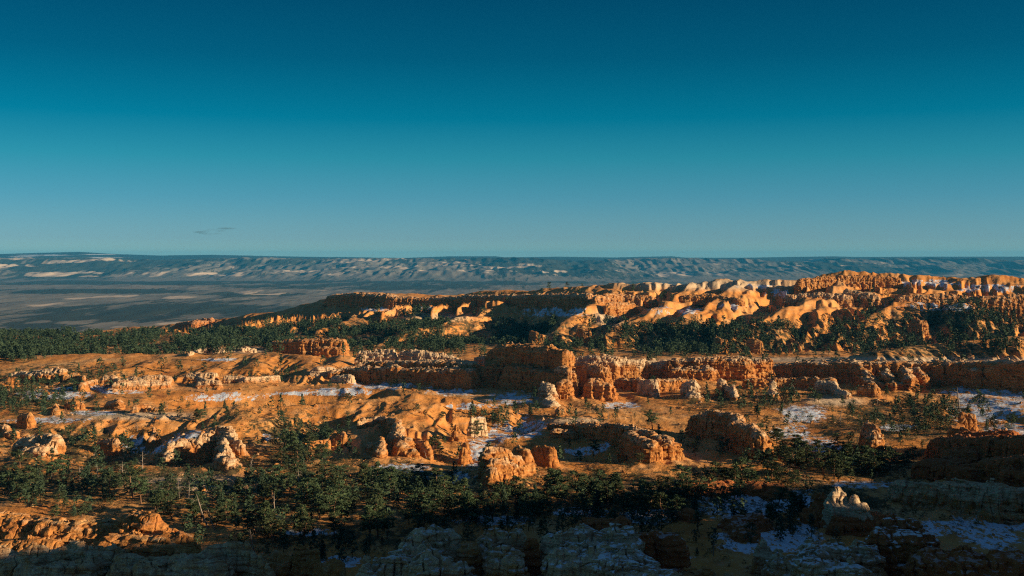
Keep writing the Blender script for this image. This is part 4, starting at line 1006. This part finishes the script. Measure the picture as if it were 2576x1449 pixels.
# the forest beyond the walls: thousands of far trees, too many to count, one mass
def scatter(n, x0, x1, y0, y1, weight):
    Y = y0 + (y1 - y0) * rng.random(n) ** 0.9; X = (rng.random(n) * (x1 - x0) + x0 - HX) / FQ * Y
    Z = H(X, Y); a, b = toQ(X, Y, Z)
    k = rng.random(n) < weight(a, b, X, Y)
    return X[k], Y[k], Z[k]
FV = [(1000,842,650,25),(1800,852,520,36),(2390,812,210,36),(450,862,560,26),(640,835,200,16),(120,900,260,20),(1130,790,120,12),(1480,872,600,15),(2440,878,190,13)]
def fw(a, b, X, Y):
    w = blobs(a, b, FV) * sstep(-0.08, 0.14, fbm(X / 38, Y / 60, 0, 3, 61) + 0.03)
    return np.maximum(w * 0.95, 0.022) * sstep(706, 716, b) * np.where((a > 1380) & (a < 2170), sstep(795, 830, b) * 0.75 + 0.25, 1.0)
def far_trees(name, X, Y, Z, h0, h1, n, mat):
    C = []; R3 = []; TV = []; sz = []
    m = len(X); h = rng.uniform(h0, h1, m)
    cone = rng.random(m) < 0.35
    V = []
    for q in range(n):
        t = rng.random(m) ** 0.9
        wid = np.where(cone, 0.24 * (1 - t) + 0.03, 0.30 * np.sqrt(np.maximum(0.05, 1 - (1.7 * t - 0.75) ** 2)))
        a = rng.random(m) * 6.283; rr = np.sqrt(rng.random(m)) * wid * h
        c = np.stack([X + np.cos(a) * rr, Y + np.sin(a) * rr, Z + h * (0.2 + 0.8 * t)], 1)
        u = rng.normal(size=(m, 3)); u[:, 2] *= 0.5; u /= np.linalg.norm(u, axis=1)[:, None]
        w = np.cross(u, rng.normal(size=(m, 3))); w /= np.linalg.norm(w, axis=1)[:, None]
        s = (h * 0.095)[:, None] * rng.uniform(0.7, 1.3, (m, 1))
        V.append(np.stack([c - u * s, c + u * s, c + w * s * 0.9], 1))
    tw = (0.022 * h)
    base = np.stack([X, Y, Z - 0.2], 1)
    for ax in ((1, 0), (0, 1)):
        off = np.stack([tw * ax[0], tw * ax[1], 0 * tw], 1)
        V.append(np.stack([base - off, base + off, base + np.stack([0 * h, 0 * h, 0.75 * h], 1)], 1))
    V = np.concatenate(V).reshape(-1, 3)
    return mesh_object(name, V, np.arange(len(V)).reshape(-1, 3), mat, smooth=False)
X, Y, Z = scatter(27000, -150, 2730, 870, 1640, fw)
MV = [(60,1010,170,34),(1900,1300,200,40),(900,1340,320,40),(1500,1290,300,24),(760,1125,80,50),(1920,1110,70,60),(2320,1050,200,40),(1240,1050,80,25),(200,1120,160,30),(1900,1010,120,20),(700,955,120,10),(150,950,180,30)]
X1, Y1, Z1 = scatter(12000, -60, 2640, 480, 870, lambda a, b, X, Y: blobs(a, b, MV) * 0.45 * sstep(-0.3, 0.3, fbm(X / 16, Y / 24, 0, 3, 66)) + 0.030)
X2_, Y2_, Z2_ = scatter(3200, -60, 2640, 340, 540, lambda a, b, X, Y: blobs(a, b, [(900,1370,420,50),(1600,1320,400,40),(850,1250,400,45),(1500,1250,360,28),(2100,1175,190,36),(250,1240,330,45),(1900,1330,300,50)]) * 0.35)
X, Y, Z = np.concatenate([X, X1, X2_]), np.concatenate([Y, Y1, Y2_]), np.concatenate([Z, Z1, Z2_])
ok = np.array([not in_rock(x, y, 1.0) for x, y in zip(X, Y)])
X, Y, Z = X[ok], Y[ok], Z[ok]
print('far trees', len(X), 'near trees', len(TREES))
ff = far_trees('forest', X, Y, Z, np.where(Y < 870, 3.0, 7.0), np.where(Y < 870, 8.5, 13.0), 76, M_FOREST)
tag(ff, 'dark green pine wood spread below the far ridge and between the rocks', kind='stuff')
# low scrub on the near and middle ground
def sw(a, b, X, Y):
    w = blobs(a, b, VEG) * 0.55 + 0.12
    return w * sstep(-0.3, 0.35, fbm(X / 14, Y / 22, 0, 3, 63))
X, Y, Z = scatter(110000, -60, 2640, 330, 900, sw)
ok = np.array([not in_rock(x, y, 0.2) for x, y in zip(X, Y)])
X, Y, Z = X[ok], Y[ok], Z[ok]
print('scrub', len(X))
sc = far_trees('scrub', X, Y, Z - 0.25, 0.7, 2.0, 22, M_SCRUB)
for_scrub = sc.data
co = np.empty(len(for_scrub.vertices) * 3, f32); for_scrub.vertices.foreach_get('co', co); co = co.reshape(-1, 3)
bx_ = np.tile(np.repeat(np.stack([X, Y, Z], 1), 3, 0), (24, 1))
co[:, :2] = bx_[:, :2] + (co[:, :2] - bx_[:, :2]) * 2.4
for_scrub.vertices.foreach_set('co', co.ravel()); for_scrub.update()
tag(sc, 'low dark juniper and sage scrub on the orange ground', kind='stuff')

# fallen stones and rubble round the feet of the rocks
n = 5200; n2 = 5000
pick = rng.integers(0, len(FT), n); ft = FT[pick]; tt = rng.random(n)
cx_ = ft[:, 0] + (ft[:, 2] - ft[:, 0]) * tt; cy_ = ft[:, 1] + (ft[:, 3] - ft[:, 1]) * tt
an = rng.random(n) * 6.283; rr = ft[:, 4] * (0.9 + 1.3 * rng.random(n) ** 1.5) + rng.random(n) * 4
X = cx_ + np.cos(an) * rr; Y = cy_ + np.sin(an) * rr
Y3 = 345 + 480 * rng.random(n2) ** 0.8; X3 = Y3 * rng.uniform(-0.5, 0.5, n2)
c_ = fbm(X3 / 20, Y3 / 30, 0, 3, 67) > 0.02; X, Y = np.concatenate([X, X3[c_]]), np.concatenate([Y, Y3[c_]])
k = Y > 250; X, Y = X[k], Y[k]; Z = H(X, Y); m = len(X)
ph = (1 + 5 ** 0.5) / 2
ico = np.array([(-1, ph, 0), (1, ph, 0), (-1, -ph, 0), (1, -ph, 0), (0, -1, ph), (0, 1, ph), (0, -1, -ph), (0, 1, -ph), (ph, 0, -1), (ph, 0, 1), (-ph, 0, -1), (-ph, 0, 1)]) / 1.9
ifc = np.array([(0, 11, 5), (0, 5, 1), (0, 1, 7), (0, 7, 10), (0, 10, 11), (1, 5, 9), (5, 11, 4), (11, 10, 2), (10, 7, 6), (7, 1, 8), (3, 9, 4), (3, 4, 2), (3, 2, 6), (3, 6, 8), (3, 8, 9), (4, 9, 5), (2, 4, 11), (6, 2, 10), (8, 6, 7), (9, 8, 1)])
sz = (0.22 + 1.0 * rng.random(m) ** 4) * np.clip(Y / 500, 0.7, 1.6)
V = ico[None] * sz[:, None, None] * rng.uniform(0.65, 1.35, (m, 12, 1)) * rng.uniform(0.7, 1.3, (m, 1, 3)) * np.array([1, 1, 0.75])
V = V + np.stack([X, Y, Z + 0.15 * sz], 1)[:, None]
F = (ifc[None] + (np.arange(m) * 12)[:, None, None]).reshape(-1, 3)
rb = mesh_object('rubble', V.reshape(-1, 3), F, M_ROCK, {'pale': np.repeat(rng.uniform(0.0, 0.6, m), 12), 'snow': np.zeros(m * 12)}, smooth=False)
tag(rb, 'fallen stones and rubble round the feet of the rocks', kind='stuff')
# ------------------------------------------------------------------ air, sky, sun, camera
bx = 62000.0
def box(name, x0, x1, y0, y1, z0, z1, m):
    v = [(x, y, z) for x in (x0, x1) for y in (y0, y1) for z in (z0, z1)]
    fcs = [(0,1,3,2),(4,6,7,5),(0,4,5,1),(2,3,7,6),(0,2,6,4),(1,5,7,3)]
    return mesh_object(name, v, fcs, m, smooth=False)
hm = bpy.data.materials.new('air'); hm.use_nodes = True; ht = hm.node_tree; ht.nodes.clear()
hv = ht.nodes.new('ShaderNodeVolumePrincipled'); ho = ht.nodes.new('ShaderNodeOutputMaterial')
hv.inputs['Color'].default_value = (0.05, 0.48, 0.95, 1); hv.inputs['Density'].default_value = 2.1e-5
hv.inputs['Anisotropy'].default_value = 0.0
ht.links.new(hv.outputs['Volume'], ho.inputs['Volume'])
haze = box('haze', -40000, 40000, -800, 37500, -402, 150, hm)
tag(haze, 'thin blue air over the canyon and plain', kind='stuff')

W = bpy.data.worlds.new('World'); S.world = W; W.use_nodes = True
wt = W.node_tree; wt.nodes.clear()
sk = wt.nodes.new('ShaderNodeTexSky'); sk.sky_type = 'NISHITA'; sk.sun_disc = False
sk.sun_elevation = EL; sk.sun_rotation = AZ; sk.altitude = 2400; sk.air_density = 1.0; sk.dust_density = 0.3; sk.ozone_density = 2.0
geo = wt.nodes.new('ShaderNodeTexCoord'); sepz = wt.nodes.new('ShaderNodeSeparateXYZ'); wt.links.new(geo.outputs['Generated'], sepz.inputs[0])
mul = wt.nodes.new('ShaderNodeMath'); mul.operation = 'MULTIPLY'; mul.inputs[1].default_value = 2.0; wt.links.new(sepz.outputs['Z'], mul.inputs[0])
rp = wt.nodes.new('ShaderNodeValToRGB'); wt.links.new(mul.outputs[0], rp.inputs['Fac'])
SKYR = [(0.0036, (0.336, 0.5237, 0.6391)), (0.0326, (0.2345, 0.3866, 0.5494)), (0.1049, (0.1379, 0.3821, 0.5012)), (0.1767, (0.0488, 0.387, 0.4356)), (0.2479, (0.0002, 0.3208, 0.3857)), (0.3528, (0.0, 0.2202, 0.2846)), (0.4548, (0.0, 0.1831, 0.2475)), (0.6, (0.09, 0.25, 0.35)), (1.0, (0.11, 0.25, 0.34))]
while len(rp.color_ramp.elements) < len(SKYR): rp.color_ramp.elements.new(0.5)
for e_, (p_, c_) in zip(rp.color_ramp.elements, SKYR): e_.position = p_; e_.color = (*c_, 1)
tint = wt.nodes.new('ShaderNodeMix'); tint.data_type = 'RGBA'; tint.blend_type = 'MULTIPLY'; tint.inputs[0].default_value = 1.0
wt.links.new(rp.outputs['Color'], tint.inputs[7])
bg = wt.nodes.new('ShaderNodeBackground'); bg.inputs['Strength'].default_value = 0.055
SKYA = [(0.0036, (0.1198, 0.2224, 0.2224)), (0.0326, (0.1055, 0.2164, 0.241)), (0.1049, (0.0494, 0.1823, 0.241)), (0.1767, (0.0162, 0.1564, 0.2164)), (0.2479, (0.0004, 0.1115, 0.1769)), (0.3528, (0.0, 0.0659, 0.1198)), (0.4548, (0.0, 0.0445, 0.0905)), (0.6, (0.022, 0.054, 0.112)), (1.0, (0.024, 0.054, 0.108))]
ra = wt.nodes.new('ShaderNodeValToRGB'); wt.links.new(mul.outputs[0], ra.inputs['Fac'])
while len(ra.color_ramp.elements) < len(SKYA): ra.color_ramp.elements.new(0.5)
for e_, (p_, c_) in zip(ra.color_ramp.elements, SKYA): e_.position = p_; e_.color = (*c_, 1)
bg2 = wt.nodes.new('ShaderNodeBackground'); bg2.inputs['Strength'].default_value = 0.45; wt.links.new(ra.outputs['Color'], bg2.inputs['Color'])
add = wt.nodes.new('ShaderNodeAddShader')
wo = wt.nodes.new('ShaderNodeOutputWorld')
wt.links.new(sk.outputs['Color'], tint.inputs[6]); wt.links.new(tint.outputs[2], bg.inputs['Color']); wt.links.new(bg.outputs['Background'], add.inputs[0]); wt.links.new(bg2.outputs['Background'], add.inputs[1]); wt.links.new(add.outputs[0], wo.inputs['Surface'])

sl_ = bpy.data.lights.new('sun', 'SUN'); sl_.energy = 5.0; sl_.angle = math.radians(0.5); sl_.color = (1.0, 0.76, 0.48)
so = bpy.data.objects.new('sun', sl_); COL.objects.link(so)
from mathutils import Vector
so.rotation_euler = Vector(SUN).to_track_quat('Z', 'Y').to_euler()

cd = bpy.data.cameras.new('camera'); cam = bpy.data.objects.new('camera', cd); COL.objects.link(cam)
cam.rotation_euler = (math.radians(90), 0, 0)
cd.sensor_width = 36; cd.lens = 36 * FQ / 2576; cd.shift_y = -(724.5 - HY) / 2576
cd.clip_start = 0.5; cd.clip_end = 200000
S.camera = cam
S.view_settings.view_transform = 'Standard'; S.view_settings.look = 'None'
S.view_settings.exposure = 0.7; S.view_settings.gamma = 1
S.cycles.use_denoising = False
S.cycles.sample_clamp_indirect = 0.6; S.cycles.pixel_filter_type = 'BLACKMAN_HARRIS'; S.cycles.filter_width = 1.2
S.cycles.max_bounces = 4; S.cycles.diffuse_bounces = 2; S.cycles.volume_bounces = 0

# a small thin cloud low over the plateau
def cloud():
    t = bpy.data.materials.new('thin_cloud'); t.use_nodes = True; n = t.node_tree; n.nodes.clear()
    g = n.nodes.new('ShaderNodeNewGeometry'); mp = n.nodes.new('ShaderNodeMapping'); mp.inputs['Scale'].default_value = (0.0016, 0.001, 0.006)
    nz = n.nodes.new('ShaderNodeTexNoise'); nz.inputs['Scale'].default_value = 1.0; nz.inputs['Detail'].default_value = 6
    rp_ = n.nodes.new('ShaderNodeValToRGB'); rp_.color_ramp.elements[0].position = 0.36; rp_.color_ramp.elements[1].position = 0.74
    mm = n.nodes.new('ShaderNodeMath'); mm.operation = 'MULTIPLY'; mm.inputs[1].default_value = 0.0024
    v = n.nodes.new('ShaderNodeVolumePrincipled'); v.inputs['Color'].default_value = (0.14, 0.25, 0.30, 1); o = n.nodes.new('ShaderNodeOutputMaterial')
    n.links.new(g.outputs['Position'], mp.inputs['Vector']); n.links.new(mp.outputs['Vector'], nz.inputs['Vector']); n.links.new(nz.outputs['Fac'], rp_.inputs['Fac'])
    n.links.new(rp_.outputs['Color'], mm.inputs[0]); n.links.new(mm.outputs[0], v.inputs['Density']); n.links.new(v.outputs['Volume'], o.inputs['Volume'])
    V = []; F = []; k = 0
    for (cx, cy, rx, rz) in [(512, 584, 26, 3.2), (540, 580, 30, 3.6), (570, 575, 26, 2.8), (528, 588, 30, 2.0)]:
        c = np.array(pt(cx, cy, 40000)); th = np.linspace(0.01, math.pi - 0.01, 12); ph = np.linspace(0, 2 * math.pi, 20, endpoint=False)
        for a in th:
            for b in ph:
                V.append(c + np.array([rx / FQ * 40000 * math.sin(a) * math.cos(b), 260 * math.sin(a) * math.sin(b), rz / FQ * 40000 * math.cos(a)]))
        for i in range(11):
            for j in range(20):
                F.append((k + (i + 1) * 20 + j, k + (i + 1) * 20 + (j + 1) % 20, k + i * 20 + (j + 1) % 20, k + i * 20 + j))
        k += 240
    tag(mesh_object('cloud', V, F, t), 'one thin dark wisp of cloud low over the plateau', kind='stuff')
cloud()
